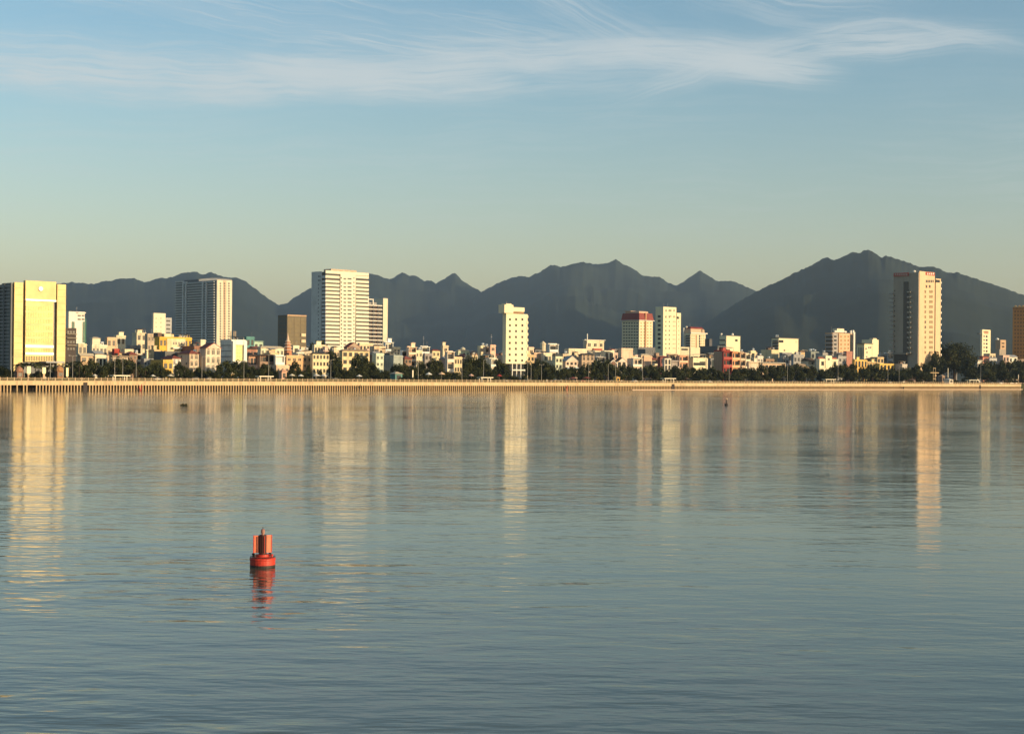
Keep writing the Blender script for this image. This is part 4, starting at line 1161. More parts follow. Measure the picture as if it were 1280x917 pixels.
# ------------------------------------------------------------------ quay wall on piles
QC = mat('quay_concrete', (0.60, 0.45, 0.27), 0.8, 0.22, 0.42)
QD = mat('wet_concrete', (0.022, 0.016, 0.012), 0.9, 0.5, 0.4)  # near-black colour stands in for the shade under the deck
PQ = mat('pile_concrete', (0.50, 0.35, 0.19), 0.85, 0.6, 0.3)
q = empty('embankment_wall', W(0, 0, 0), YAW)
tag(q, 'long concrete quay wall with a pale band above rows of piles', 'embankment')
U0_ = -60.0
MB().box(U0_, 0, 2.05, UE, 0.7, GZ + 0.12).build('pale_band', QC, q)
MB().box(U0_, -0.14, GZ + 0.12, UE, 0.7, GZ + 0.3).build('coping', mat('quay_coping', (0.56, 0.42, 0.26), 0.8, 0.5, 0.2), q)
MB().box(U0_, 0.7, 2.35, UE, 8.0, GZ + 0.1).build('deck_slab', QC, q)
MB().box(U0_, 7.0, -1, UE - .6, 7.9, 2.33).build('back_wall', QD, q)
MB().box(UE - 0.6, 0.72, -1, UE, 26, 2.33).box(UE - .6, 8.02, 2.34, UE, 26, GZ + .12).build('end_wall', mat('end_concrete', (0.34, 0.30, 0.25), 0.85, 0.4, 0.3), q)
GAPS = [(16.2, 1.6), (24.5, 1.4), (41.5, 2.6), (106.6, 1.6), (841.2, 2.2), (1225, 1.8)]
gu = [(on_v(px, 483, 0)[0], w_) for px, w_ in GAPS]
pile_me = MB().box(-0.22, 0.06, -1.5, 0.22, 0.36, 2.05).mesh('pile', PQ)
uu = -8.0; n_p = 0
rest = MB()
while uu < UE:
    if not any(abs(uu - gx) < gw * .5 for gx, gw in gu[:3]):
        if n_p < 100:
            o = bpy.data.objects.new('pile', pile_me); COL.objects.link(o); o.parent = q; o.location = (uu, 0, 0); n_p += 1
        else:
            rest.box(uu - .22, 0.06, -1.5, uu + .22, 0.36, 2.05)
    uu += 1.22
tag(rest.build('pile_row', PQ, q), kind='stuff')
for gx, gw in gu[3:]:                          # dark boxes on the band, coloured as the shade in drain openings
    MB().box(gx - gw * .5, -0.12, -0.5, gx + gw * .5, 0.05, 3.1).build('drain_shade_box', mat('drain_shade', (0.03, 0.02, 0.018), 0.7, 0.5, 0.4), q)
ua = on_v(790, 487, -1.0)[0]
MB().box(ua, -1.2, -1, UE, 0.05, 0.32).build('lower_ledge', mat('ledge_concrete', (0.62, 0.46, 0.34), 0.8, 0.5, 0.2), q)

rl = empty('promenade_railing', W(0, 0.3, GZ + 0.3), YAW)
tag(rl, 'long tan railing of posts and bars along the top of the quay wall', 'railing')
RM = mat('railing_concrete', (0.52, 0.38, 0.24), 0.7, 0.8, 0.2)
pm = MB().box(-0.13, -.1, 0, 0.13, .1, 1.0).lathe(0, 0, [(.17, 1.0), (.17, 1.1), (.05, 1.22)], 8).mesh('railing_post', RM)
rest = MB(); k = 0; uu = -10.0
while uu < UE:
    if k < 100:
        o = bpy.data.objects.new('railing_post', pm); COL.objects.link(o); o.parent = rl; o.location = (uu, 0, 0)
    else:
        rest.box(uu - .13, -.1, 0, uu + .13, .1, 1.1)
    k += 1; uu += 2.6
tag(rest.build('railing_posts', RM, rl), kind='stuff')
for z, h_ in ((0.28, 0.07), (0.56, 0.07), (0.84, 0.11)):
    MB().box(-60, -.04, z, UE, .04, z + h_).build('railing_bar', RM, rl)

# ------------------------------------------------------------------ trees
LEAF = [mat('leaves', (0.040, 0.050, 0.016), 0.75, 1.2, 0.4, 0, 0.25, False), mat('leaves_young', (0.075, 0.080, 0.022), 0.75, 1.2, 0.4, 0, 0.25, False), mat('leaves_deep', (0.020, 0.028, 0.012), 0.8, 1.2, 0.4, 0, 0.2, False)]
BARK = mat('bark', (0.09, 0.065, 0.045), 0.95, 2.0, 0.4, 0, 0.2, False)

def crown_mesh(seed, clumps, per, rx, rz, cz, leaf, spread=1.0):
    r_ = random.Random(seed)
    b = MB()
    for i in range(clumps):
        th, ph = r_.uniform(0, 2 * math.pi), math.acos(r_.uniform(-0.75, 1))
        rad = r_.uniform(0.45, 0.92) ** 0.7
        c = Vector((rx * rad * math.sin(ph) * math.cos(th), rx * rad * math.sin(ph) * math.sin(th), cz + rz * rad * math.cos(ph)))
        cr = r_.uniform(0.12, 0.21) * spread
        mi = r_.choice((0, 0, 1, 2, 2))
        for j in range(per):
            d = Vector((r_.gauss(0, 1), r_.gauss(0, 1), r_.gauss(0, .8)))
            p = c + d.normalized() * cr * r_.uniform(0.3, 1.0) ** 0.5
            a = Vector((r_.gauss(0, 1), r_.gauss(0, 1), r_.gauss(0, 1))).normalized()
            t = a.orthogonal().normalized()
            s_ = leaf * r_.uniform(0.6, 1.3)
            w_ = a.cross(t)
            b.poly([p - t * s_, p + w_ * s_ * .6 + a * s_ * .15, p + t * s_, p - w_ * s_ * .6 + a * s_ * .1], [(0, 1, 2, 3)], mi if r_.random() < .8 else 0)
    return b
def no_recalc(b, name, mats):
    me = bpy.data.meshes.new(name)
    me.from_pydata(b.v, [], b.f)
    for x in mats: me.materials.append(x)
    me.polygons.foreach_set('material_index', b.mi)
    me.update()
    return me
def trunk_mesh(seed, h):
    r_ = random.Random(seed)
    b = MB()
    lean = r_.uniform(-.05, .05)
    b.tube([(0, 0, 0), (lean * .4, 0, h * .45), (lean, 0.01, h)], [0.034, 0.026, 0.018], 7)
    for k in range(5):
        a = k * 2 * math.pi / 5 + r_.random()
        z = h * r_.uniform(.6, 1)
        b.tube([(lean * z / h, 0, z), (0.14 * math.cos(a), 0.14 * math.sin(a), z + .14), (0.27 * math.cos(a), 0.27 * math.sin(a), z + .24)], [0.016, 0.011, 0.005], 5)
    return b
PROTO = []
for i, (cl, rx, rz, cz, th) in enumerate(((24, .40, .36, .58, .36), (26, .42, .33, .61, .40), (22, .37, .38, .57, .32), (26, .44, .38, .55, .28))):
    PROTO.append((no_recalc(crown_mesh(40 + i, cl, 80, rx, rz, cz, 0.044), 'crown', LEAF), trunk_mesh(60 + i, th).mesh('trunk', BARK)))
BIG = (no_recalc(crown_mesh(91, 110, 95, .43, .40, .56, 0.020, .74), 'crown', LEAF), trunk_mesh(92, .40).mesh('trunk', BARK))
def palm_meshes(seed):
    r_ = random.Random(seed)
    t = MB().tube([(0, 0, 0), (.03, .01, .35), (.05, 0, .68)], [0.022, 0.016, 0.013], 7)
    b = MB()
    for k in range(17):
        a = k * 2.4 + r_.uniform(-.2, .2)
        up = r_.uniform(-.25, .95)
        p = Vector((.05, 0, .68)); d = Vector((math.cos(a) * math.cos(up), math.sin(a) * math.cos(up), math.sin(up)))
        L_ = r_.uniform(.27, .36)
        for s_ in range(8):
            n_ = p + d * L_ / 8
            side = d.cross(Vector((0, 0, 1))).normalized()
            w0 = 0.055 * math.sin(math.pi * (s_ + .6) / 9)
            w1 = 0.055 * math.sin(math.pi * (s_ + 1.6) / 9)
            for sg in (-1, 1):
                b.poly([p, n_, n_ + side * sg * w1 - Vector((0, 0, .022)), p.lerp(n_, .25) + side * sg * w0 - Vector((0, 0, .022))], [(0, 1, 2, 3)], 0 if k % 3 else 1)
            p = n_; d = (d - Vector((0, 0, .16))).normalized()
    return no_recalc(b, 'fronds', LEAF), t.mesh('trunk', BARK)
PALM = [palm_meshes(3), palm_meshes(8)]

TREES = []
def tree(px, py, wpx, v, kind, proto=None):
    u_, z = on_v(px, py, v)
    p = W(u_, v, GZ)
    dist = (p - CAM).length
    h = z - GZ
    w = wpx * dist / F
    k = len(TREES)
    cm, tm = proto or (PALM[k % 2] if kind == 'palm' else PROTO[k % 4])
    root = empty('palm_tree' if kind == 'palm' else 'shrub' if kind == 'shrub' else 'tree', p, (k * 2.399) % 6.28)
    sc = Vector((w / .86, w / .86, h / (.98 if kind != 'palm' else .95)))
    if kind == 'palm': sc = Vector((h, h, h))
    for nm, me in (('crown', cm), ('trunk', tm)):
        o = bpy.data.objects.new(nm, me); COL.objects.link(o); o.parent = root; o.scale = sc
        if nm == 'trunk' and kind != 'palm': o.scale = (max(sc.x, h * .6), max(sc.x, h * .6), h)
    TREES.append([px, py, wpx, root, kind, v])
for x, y in ((21.5, 448.5), (29.5, 446.5), (37, 447.5), (44, 446), (51, 450), (59, 452), (67, 453), (77, 449), (85, 446), (93, 446), (99, 444.6), (104.5, 449), (173, 448.5), (181, 452), (168, 450)):
    tree(x, y, 10, 16 + (x * 7 % 9), 'palm')
for x, y, w_, v in ((9, 462, 12, 30), (3, 458, 14, 34), (28, 465, 11, 34), (46, 465, 12, 34), (70, 459, 15, 34), (83, 460, 12, 34), (95, 458, 14, 33), (116, 449.5, 19, 34), (107, 456, 13, 15), (127, 457, 15, 31), (137, 453, 13, 34), (146, 447, 15, 34), (156, 448, 15, 33), (164, 449, 13, 35), (187, 456, 14, 33), (176, 459, 14, 34),
    (194, 453, 15, 33), (200.5, 458, 12, 32), (211, 462, 12, 31), (223, 453, 13, 34), (230, 457, 11, 32), (237, 462, 10, 31), (247, 459, 11, 33), (255, 463, 10, 30), (281, 451, 20, 34), (295, 451, 20, 34), (307, 452, 14, 33), (270, 464, 12, 30), (288, 460, 16, 15), (262, 462, 9, 33),
    (315, 458, 11, 33), (331, 455, 16, 33), (339, 458, 12, 34), (322, 462, 11, 30), (369, 452, 14, 33), (350, 465, 8, 20), (386, 457, 8, 34), (380, 464, 8, 31), (398, 428, 38, 165), (414, 439, 19, 78), (422, 447, 15, 60), (419, 455, 17, 34), (429, 462, 10, 31), (447, 444, 19, 34), (457, 446, 15, 34), (452, 455, 18, 32), (464, 453, 14, 34), (442, 464, 12, 31),
    (470, 461, 14, 31), (480, 463, 12, 31), (496, 455, 16, 34), (506, 455, 15, 34), (487, 465, 13, 30), (517, 457, 13, 33), (527, 452, 11, 34), (540, 449, 17, 34), (549, 451, 14, 35), (537, 461, 12, 31), (549, 465, 14, 30), (560, 465, 13, 30), (571, 465, 13, 30), (583, 451, 15, 34), (591, 445.5, 19, 35), (601, 446, 18, 35), (608, 454, 13, 33), (597, 460, 14, 31), (616, 461, 11, 31), (625, 450, 15, 36), (632, 456, 13, 33), (582, 462, 12, 31),
    (662, 452, 13, 34), (670, 450, 15, 34), (680, 451, 15, 33), (690, 456, 15, 33), (700, 461, 14, 31), (709, 460, 12, 31), (684, 461, 15, 30), (666, 461, 13, 30), (717, 458, 14, 32), (727, 457, 14, 33), (737, 455, 16, 33), (748, 449, 17, 34), (757, 450, 15, 35), (766, 456, 15, 33), (776, 456, 16, 33), (786, 457, 16, 33), (796, 460, 14, 32), (745, 462, 16, 30), (772, 463, 15, 30), (732, 463, 13, 30),
    (806, 458, 16, 33), (815, 456.5, 16, 34), (825, 458, 15, 33), (834, 462, 12, 31), (845, 457.5, 16, 33), (856, 457, 17, 34), (868, 459.5, 16, 33), (880, 459.5, 17, 32), (890, 459, 14, 33), (899, 463, 12, 31), (850, 463, 16, 30), (875, 464, 16, 29), (820, 464, 14, 29), (908, 464, 12, 31), (920, 461, 14, 32), (930, 459, 16, 33), (940, 460, 14, 33), (952, 457, 17, 33), (964, 457, 16, 34), (975, 456, 16, 34), (986, 458, 15, 33), (996, 455, 16, 34), (944, 464, 15, 30), (970, 463, 16, 30),
    (1005, 458, 16, 33), (1015, 458, 15, 33), (1026, 461.5, 13, 32), (1036, 460, 12, 32), (1046, 456, 19, 34), (1057, 456, 19, 35), (1067, 455, 15, 34), (1080, 459, 17, 32), (1091, 457, 17, 33), (1103, 460, 15, 32), (1000, 464, 15, 30), (1030, 465, 15, 30), (1062, 464, 17, 30), (1089, 449, 14, 100), (1114, 461, 15, 32), (1124, 463, 14, 31), (1134, 460, 16, 32), (1145, 456, 15, 33), (1156, 454, 14, 40), (1128, 467, 16, 25), (1150, 465, 18, 27),
    (1172, 441, 22, 72), (1213, 446, 20, 50), (1229, 453, 17, 36), (1240, 452, 18, 36), (1251, 451.5, 18, 37), (1262, 452, 18, 37), (1273, 449, 18, 40), (1286, 447, 19, 42), (1236, 462, 19, 28), (1256, 462, 19, 28), (1274, 462, 18, 30), (1216, 460, 18, 28), (1160, 458, 16, 33)):
    tree(x, y, w_, v, 'tree')
tree(1193, 429, 50, 80, 'big', BIG)

rs_ = random.Random(77)
x = 4.0
while x < 1282:
    v = 29.2 + rs_.random() * 1.6 if rs_.random() < .6 else 14.2 + rs_.random() * .8
    hh = (2.4 + 2.6 * rs_.random()) if v > 20 else 1.6 + 1.2 * rs_.random()
    zpx = 0
    u_, z0 = on_v(x, 470, v)
    d_ = (W(u_, v, GZ) - CAM).length
    y_ = 470 + (z0 - GZ - hh) / d_ * F
    tree(x, y_, rs_.uniform(8, 13), v, 'shrub')
    x += rs_.uniform(8.5, 16)
for x in [300 + 9.3 * i for i in range(36)]:
    if 386 < x < 412: continue
    v = 29.0 + rs_.random() * 1.5; hh = rs_.uniform(3.2, 6.0)
    u_, z0 = on_v(x, 470, v)
    tree(x + rs_.uniform(-2, 2), 470 + (z0 - GZ - hh) / (W(u_, v, GZ) - CAM).length * F, rs_.uniform(9, 14), v, 'shrub')
ords = ['leftmost', 'second from the left', 'third from the left', 'fourth from the left', 'fifth from the left', 'sixth from the left', 'seventh from the left', 'eighth from the left', 'ninth from the left']
nums = ['zero', 'one', 'two', 'three', 'four', 'five', 'six', 'seven', 'eight', 'nine', 'ten']
def relabel(items, noun, make):
    """Name each by what it stands before; several before the same thing are told apart by their order."""
    byref = {}
    for it in items:
        byref.setdefault(near(it[0]), []).append(it)
    for ref, its in byref.items():
        its.sort(key=lambda t: t[0])
        for i, it in enumerate(its):
            n_ = len(its)
            if n_ == 1: lab = make(it) + ' ' + noun + ' in front of ' + ref
            elif n_ == 2: lab = ('left' if i == 0 else 'right') + ' one of two ' + make(it) + ' ' + noun + 's before ' + ref
            else: lab = (ords[i] if i < n_ - 1 else 'rightmost') + ' of ' + nums[n_] + ' ' + make(it) + ' ' + noun + 's before ' + ref
            it[3]['label'] = lab
for kind, noun, mk in (('palm', 'palm', lambda t: 'ragged dark'), ('tree', 'tree', lambda t: 'dark leafy'), ('shrub', 'shrub', lambda t: 'low dark')):
    its = [t for t in TREES if t[4] == kind]
    relabel(its, noun, mk)
    for t in its:
        t[3]['category'] = 'palm tree' if noun == 'palm' else noun
        t[3]['group'] = 'palms along the promenade at left' if kind == 'palm' else 'low shrubs under the street trees' if kind == 'shrub' else 'dark trees along the waterfront street'
for t in TREES:
    if t[4] == 'big': tag(t[3], 'huge dark round-crowned tree at the foot of the tall tan tower', 'tree')
    if t[1] == 428: t[3]['label'] = 'broad dome-shaped dark tree rising behind the square cream house'; t[3].pop('group', None)
    if t[0] == 1089: t[3]['label'] = 'dark tree standing behind the golden houses, below the white stepped block'

# ------------------------------------------------------------------ promenade shelters
SHW = mat('shelter_white', (0.78, 0.70, 0.54), 0.6, 0.6, 0.1)
def shelter(px0, px1, ytop, label):
    u0_, z = on_v(px0, ytop, 4.0); u1_, _ = on_v(px1, ytop, 4.0)
    w_, h_ = u1_ - u0_, z - GZ - .12
    r_ = empty('promenade_shelter', W(u0_, 4.0, GZ + .12), YAW)
    tag(r_, label, 'shelter', 'white flat-roofed shelters on the promenade')
    MB().box(0, -1.2, h_ - .38, w_, 1.6, h_).build('roof_slab', SHW, r_)
    for x in (w_ * .13, w_ * .82):
        for y in (-.7, 1.0): MB().box(x - .16, y - .16, 0, x + .16, y + .16, h_ - .38).build('column', SHW, r_)
    MB().box(w_ * .2, .5, .42, w_ * .78, .95, .5).box(w_ * .25, .6, 0, w_ * .3, .9, .42).box(w_ * .68, .6, 0, w_ * .73, .9, .42).build('bench', RM, r_)
for a, c, y in ((140, 161, 468.6), (322, 340, 469.6), (599, 614.5, 471.2), (828.6, 843, 472.4), (1030, 1043, 473.6), (1209.5, 1221, 474.6)):
    shelter(a, c, y, 'white flat-roofed promenade shelter in front of ' + near((a + c) / 2))

# ------------------------------------------------------------------ street lamps and poles
POLE = mat('lamp_pole', (0.42, 0.40, 0.36), 0.5, 0.6, 0.2)
def pole_obj(name, px, ytop, v, arms, cat, r=0.09, m_=POLE):
    u_, z = on_v(px, ytop, v)
    h = z - GZ
    r_ = empty(name, W(u_, v, GZ), YAW)
    b = MB().lathe(0, 0, [(r * 2, 0), (r * 2, .3), (r, .35), (r * .6, h)], 8)
    b.build('pole', m_, r_)
    for a in arms:
        MB().tube([(0, 0, h - .1), (a * .5, 0, h + .15), (a, 0, h + .2)], [r * .5, r * .4, r * .35], 5).build('arm', m_, r_)
        MB().box(min(a, a * 1.55), -.14, h + .14, max(a, a * 1.55), .14, h + .28).build('lamp_head', m_, r_)
    r_['category'] = cat
    return [px, ytop, 0, r_, 'lamp', v]
LAMPS = []
for px, y, v in ((14.5, 446, 13.6), (30.6, 458, 13.8), (63, 452, 13.8), (79.6, 456, 13.8), (91, 445, 13.7), (143.6, 448, 13.7), (153.6, 449, 13.8), (170.4, 444, 13.7), (215, 452, 13.8), (252.6, 446, 13.7), (305, 452, 13.8), (336, 443, 13.7), (413.6, 450, 13.8), (523, 446, 13.7), (577.6, 448, 13.7), (604.6, 450, 13.8), (659.6, 454, 13.8), (664, 452, 13.7), (677, 456, 13.8), (736, 452, 13.8), (760.4, 455, 13.7), (769.6, 452, 13.8), (803.4, 457, 13.7), (911.6, 456, 13.8), (984.4, 455, 13.7), (1047.6, 456, 13.8), (1110, 462, 13.7), (1124, 458, 13.8), (1226, 456, 13.7)):
    LAMPS.append(pole_obj('street_lamp', px, y, v, (-1.1, 1.1) if int(px) % 2 else (1.4,), 'street lamp'))
relabel(LAMPS, 'street lamp', lambda t: 'slim grey')
for t in LAMPS: t[3]['group'] = 'street lamps along the promenade'

u_, z = on_v(1168, 459, 13.9)
py_ = empty('pylon', W(u_, 13.9, GZ), YAW); h = z - GZ
tag(py_, 'tan steel mast with a wide crossbar standing left of the huge dark tree', 'mast')
PM = mat('mast_steel', (0.45, 0.33, 0.18), 0.6, 0.6, 0.2)
for x in (-1.3, 1.3): MB().box(x - .11, -.11, 0, x + .11, .11, h).build('upright', PM, py_)
MB().box(-5, -.12, h * .66, 5.5, .12, h * .7).build('crossbar', PM, py_)
MB().box(-1.2, -.08, h * .3, 1.2, .08, h * .34).box(-1.2, -.08, h * .93, 1.2, .08, h * .96).build('brace', PM, py_)

def signpost(px, y0, w_, h_, label, m_, v=13.9, base=False, name='sign_pillar'):
    u_, z = on_v(px, y0, v)
    r_ = empty(name, W(u_, v, GZ), YAW); hh = z - GZ
    tag(r_, label, name.split('_')[0] if name != 'sign_pillar' else 'sign')
    MB().box(-w_ / 2, -.12, max(.4, hh - h_), w_ / 2, .12, hh).build('panel', m_, r_)
    MB().box(-w_ * .3, -.1, 0, w_ * .3, .1, max(.4, hh - h_)).build('stand', RM, r_)
LY = mat('pale_yellow_panel', (0.80, 0.74, 0.42), 0.45, 0.6, 0.1)
signpost(36, 457.8, 1.5, 2.6, 'pale yellow upright panel among the palms, left of the other panel', LY)
signpost(55, 459, 1.3, 2.3, 'pale yellow upright panel among the palms, below the gold block entrance', LY)
signpost(84, 459.4, .9, 3.2, 'narrow cream pillar right of the palms near the gold office block', LY)
signpost(516, 462.4, .6, 5.0, 'slender white pillar sign in front of the tall peach house', SHW)
signpost(1185, 460, .45, 6.0, 'slender white post beside the white booth under the huge tree', SHW)
signpost(1273, 468, .45, 3.0, 'short white post near the right end of the quay', SHW, 10)

def kiosk(px0, px1, ytop, v, c, roofc, label, cone=False):
    u0_, z = on_v(px0, ytop, v); u1_, _ = on_v(px1, ytop, v)
    w_, h_ = u1_ - u0_, z - GZ
    r_ = empty('kiosk', W(u0_, v, GZ), YAW)
    tag(r_, label, 'kiosk')
    hw = h_ * (.62 if cone else .8)
    MB().box(w_ * .1, 0, 0, w_ * .9, w_ * .7, hw).build('wall', wall(c), r_)
    b = MB()
    if cone: b.lathe(w_ / 2, w_ * .35, [(w_ * .55, hw), (w_ * .4, hw + (h_ - hw) * .6), (w_ * .05, h_)], 12)
    else: b.hip(-.1, -.6, hw, w_ + .1, w_ * .7 + .3, h_)
    b.build('roof', wall(roofc), r_)
    MB().box(w_ * .25, -.05, h_ * .3, w_ * .75, .1, hw * .85).build('hatch', GLB, r_)
kiosk(20.6, 30.4, 457, 15, (0.22, 0.12, 0.08), (0.34, 0.17, 0.10), 'round brown-roofed kiosk under the palms at left', True)
kiosk(71, 81, 456, 15, (0.3, 0.15, 0.08), (0.42, 0.22, 0.10), 'orange-brown kiosk under the palms beside the gold office block', True)
kiosk(1186.4, 1192, 473, 6, (0.74, 0.64, 0.5), (0.76, 0.7, 0.6), 'small white booth on the promenade under the huge tree')
kiosk(770, 775.4, 470, 14.6, (0.66, 0.40, 0.10), (0.6, 0.36, 0.12), 'small yellow stall in front of the blank pink-cream house')
kiosk(493, 504, 464.4, 15, (0.10, 0.24, 0.22), (0.6, 0.48, 0.34), 'teal-sided stall under the trees right of the mint house')
kiosk(351.6, 359, 461, 14.4, (0.68, 0.42, 0.30), (0.62, 0.34, 0.22), 'small pink kiosk in front of the white-framed house')
kiosk(288.6, 293, 465, 14.6, (0.7, 0.5, 0.2), (0.72, 0.6, 0.4), 'small yellow-cream stall below the white portal building')
kiosk(1177.4, 1181.4, 468, 15.0, (0.3, 0.2, 0.14), (0.5, 0.34, 0.22), 'small brown stall at the left foot of the huge tree')

# ------------------------------------------------------------------ parasols and awnings along the cafes
def parasol(px, y, v, rad, c, label):
    u_, z = on_v(px, y, v); h = z - GZ
    r_ = empty('parasol', W(u_, v, GZ)); tag(r_, label, 'parasol', 'parasols along the promenade cafes')
    MB().lathe(0, 0, [(rad, h * .76), (rad * .96, h * .78), (.06, h)], 8).build('canopy', mat('parasol_cloth', c, 0.8, 1.0, .15), r_)
    MB().lathe(0, 0, [(.05, 0), (.04, h * .95)], 6).build('pole', POLE, r_)
for px, y, c, rad in ((118.6, 467.4, WHITE, 1.0), (191, 468, WHITE, 1.2), (213, 467.6, IVORY, 1.3), (365, 467, IVORY, 1.4), (376, 467.6, WHITE, 1.3), (396, 467.2, WHITE, 1.6), (405, 467.4, WHITE, 1.5), (449, 468, WHITE, 1.4), (536, 465, WHITE, 1.6), (552, 464.6, PEACH, 1.7), (589, 467, PINK, 1.4), (624, 467.4, RED, 1.4), (716, 471, (0.28, .06, .04), 2.2), (733, 470.6, (0.28, .06, .04), 2.2)):
    parasol(px, y, 14.2 + (px % 3) * .4, rad, c, ('dark red' if c[0] < .4 and c[1] < .1 else 'pink' if c in (PINK, PEACH) else 'pale cream' if c == IVORY else 'white') + ' parasol in front of ' + near(px))
seen = {}
for o in [x for x in COL.objects if x.name.startswith('parasol')]:
    seen.setdefault(o['label'], []).append(o)
for lab, os_ in seen.items():
    if len(os_) > 1:
        for i, o in enumerate(os_): o['label'] = ('left ' if i == 0 else 'right ' if i == len(os_) - 1 else 'middle ') + lab

# ------------------------------------------------------------------ parked cars
TYRE = mat('tyre', (0.02, 0.02, 0.02), 0.9, 1, .2, 0, .2, False)
RIM = mat('wheel_rim', (0.4, 0.4, 0.4), 0.4, 1, .1, .7, .5, False)
LAMPG = mat('lamp_glass', (0.7, 0.68, 0.6), 0.2, 1, .1, 0, .5, False)
def make_car(c):
    paint = mat('car_paint', c, 0.3, 0.8, .08, 0, .5, False)
    r_ = empty('parked_car', (0, 0, 0))
    prof = [(-2.1, .35), (-2.12, .75), (-1.95, .95), (-1.2, 1.0), (1.25, 1.0), (2.0, .88), (2.12, .7), (2.1, .35)]
    pts = [(x, -.85, z) for x, z in prof] + [(x, .85, z) for x, z in prof]
    n = len(prof)
    MB().poly(pts, [tuple(range(n)), tuple(reversed(range(n, 2 * n)))] + [(i, i + n, (i + 1) % n + n, (i + 1) % n) for i in range(n)]).build('body', paint, r_)
    cp = [(-1.75, 1.0), (-1.3, 1.5), (.35, 1.52), (1.1, 1.0)]
    def cab(s, y, zt):
        return [(x * s, yy, z) for yy in (-y, y) for x, z in cp]
    b = MB().poly(cab(1, .74, 0), [(0, 1, 2, 3), (7, 6, 5, 4), (0, 4, 5, 1), (2, 6, 7, 3)]); b.build('windows', GLB, r_)
    MB().box(-1.32, -.72, 1.49, .38, .72, 1.56).build('roof', paint, r_)
    for x in (-1.3, 1.35):
        for y in (-.82, .82):
            t = MB().lathe(0, 0, [(.32, -.1), (.34, -.06), (.34, .06), (.32, .1)], 12).build('wheel', TYRE, r_)
            t.location = (x, y, .34); t.rotation_euler = (math.pi / 2, 0, 0)
            MB().lathe(0, 0, [(.2, -.115), (.2, .115)], 10).build('rim', RIM, t)
    for y in (-.6, .6): MB().box(2.05, y - .18, .66, 2.14, y + .18, .8).build('headlight', LAMPG, r_)
    return r_
cars = {}
CL = [(262, 'white', 20), (198, 'white', 19), (128, 'silver', 20), (134, 'white', 22), (243, 'silver', 20), (282, 'black', 19), (300, 'white', 20), (420, 'white', 20), (461, 'silver', 20), (523.6, 'white', 19), (594, 'white', 18), (630, 'silver', 20), (657, 'white', 19), (693, 'white', 18), (699.6, 'white', 18.4), (728, 'red', 18), (760, 'silver', 20), (764.6, 'silver', 24), (793, 'white', 19), (886.6, 'white', 18), (897.4, 'white', 18.2), (919, 'silver', 20), (955, 'silver', 21), (990.6, 'white', 18), (1070, 'silver', 20), (1112, 'white', 20), (1124, 'silver', 23), (1239, 'silver', 19), (1250, 'white', 21)]
CC = {'white': (0.75, 0.73, 0.70), 'silver': (0.42, 0.42, 0.42), 'black': (0.02, 0.02, 0.022), 'red': (0.36, 0.03, 0.025)}
CI = []
for px, cn, v in CL:
    u_, _ = on_v(px, 472, v)
    if cn not in cars: cars[cn] = o = make_car(CC[cn])
    else: o = copy_tree(cars[cn])
    o.location = W(u_, v, GZ + .01); o.rotation_euler = (0, 0, YAW + (math.pi if int(px) % 2 else 0))
    o['category'] = 'car'; o['group'] = 'cars on the waterfront road'
    CI.append((px, cn, 0, o))
for cn in CC: relabel([t for t in CI if t[1] == cn], cn + ' car', lambda t: 'small')

# ------------------------------------------------------------------ people on the promenade
def person(px, v, c, label, turn=0.0):
    u_, _ = on_v(px, 472, v)
    r_ = empty('person', W(u_, v, GZ + .12), YAW + turn); tag(r_, label, 'person')
    me = bpy.data.meshes.new('body')
    J = [(0, 0, .93), (0, 0, 1.18), (0, 0, 1.42), (0, 0, 1.52), (0, -.01, 1.66), (.09, 0, .88), (.1, -.1, .48), (.1, -.06, .06), (.1, -.2, .03), (-.09, 0, .88), (-.1, .1, .48), (-.1, .2, .07), (-.1, .06, .03), (.19, 0, 1.38), (.25, .03, 1.1), (.25, -.08, .85), (-.19, 0, 1.38), (-.25, -.02, 1.1), (-.25, -.12, .87)]
    E = [(0, 1), (1, 2), (2, 3), (3, 4), (0, 5), (5, 6), (6, 7), (7, 8), (0, 9), (9, 10), (10, 11), (11, 12), (2, 13), (13, 14), (14, 15), (2, 16), (16, 17), (17, 18)]
    RD = [.15, .14, .13, .055, .10, .095, .065, .045, .04, .095, .065, .045, .04, .06, .045, .035, .06, .045, .035]
    me.from_pydata(J, E, [])
    o = bpy.data.objects.new('body', me); COL.objects.link(o); o.parent = r_
    o.modifiers.new('skin', 'SKIN')
    for i, q_ in enumerate(RD): me.skin_vertices[0].data[i].radius = (q_, q_ * .8)
    me.skin_vertices[0].data[0].use_root = True
    s_ = o.modifiers.new('sub', 'SUBSURF'); s_.levels = s_.render_levels = 1
    me.materials.append(mat('clothing', c, 0.9, 2.0, .2, 0, .2, False))
    MB().lathe(0, 0, [(.1, 1.66), (.115, 1.72), (.07, 1.8)], 8).build('hair', mat('hair', (.01, .009, .008), .6, 2, .2, 0, .3, False), r_)
for px, c, cn in ((34.6, (0.6, .2, .16), 'a red top'), (57, (.7, .62, .5), 'a pale top'), (207.4, (.7, .6, .45), 'pale clothes'), (365.4, (.75, .65, .5), 'white clothes'), (569, (.2, .22, .3), 'dark clothes'), (683.5, (.78, .74, .66), 'white clothes'), (793.6, (.72, .6, .5), 'pale clothes'), (1254, (.7, .62, .55), 'a white top')):
    person(px, 2.4, c, 'person in ' + cn + ' on the promenade in front of ' + near(px), px % 3)

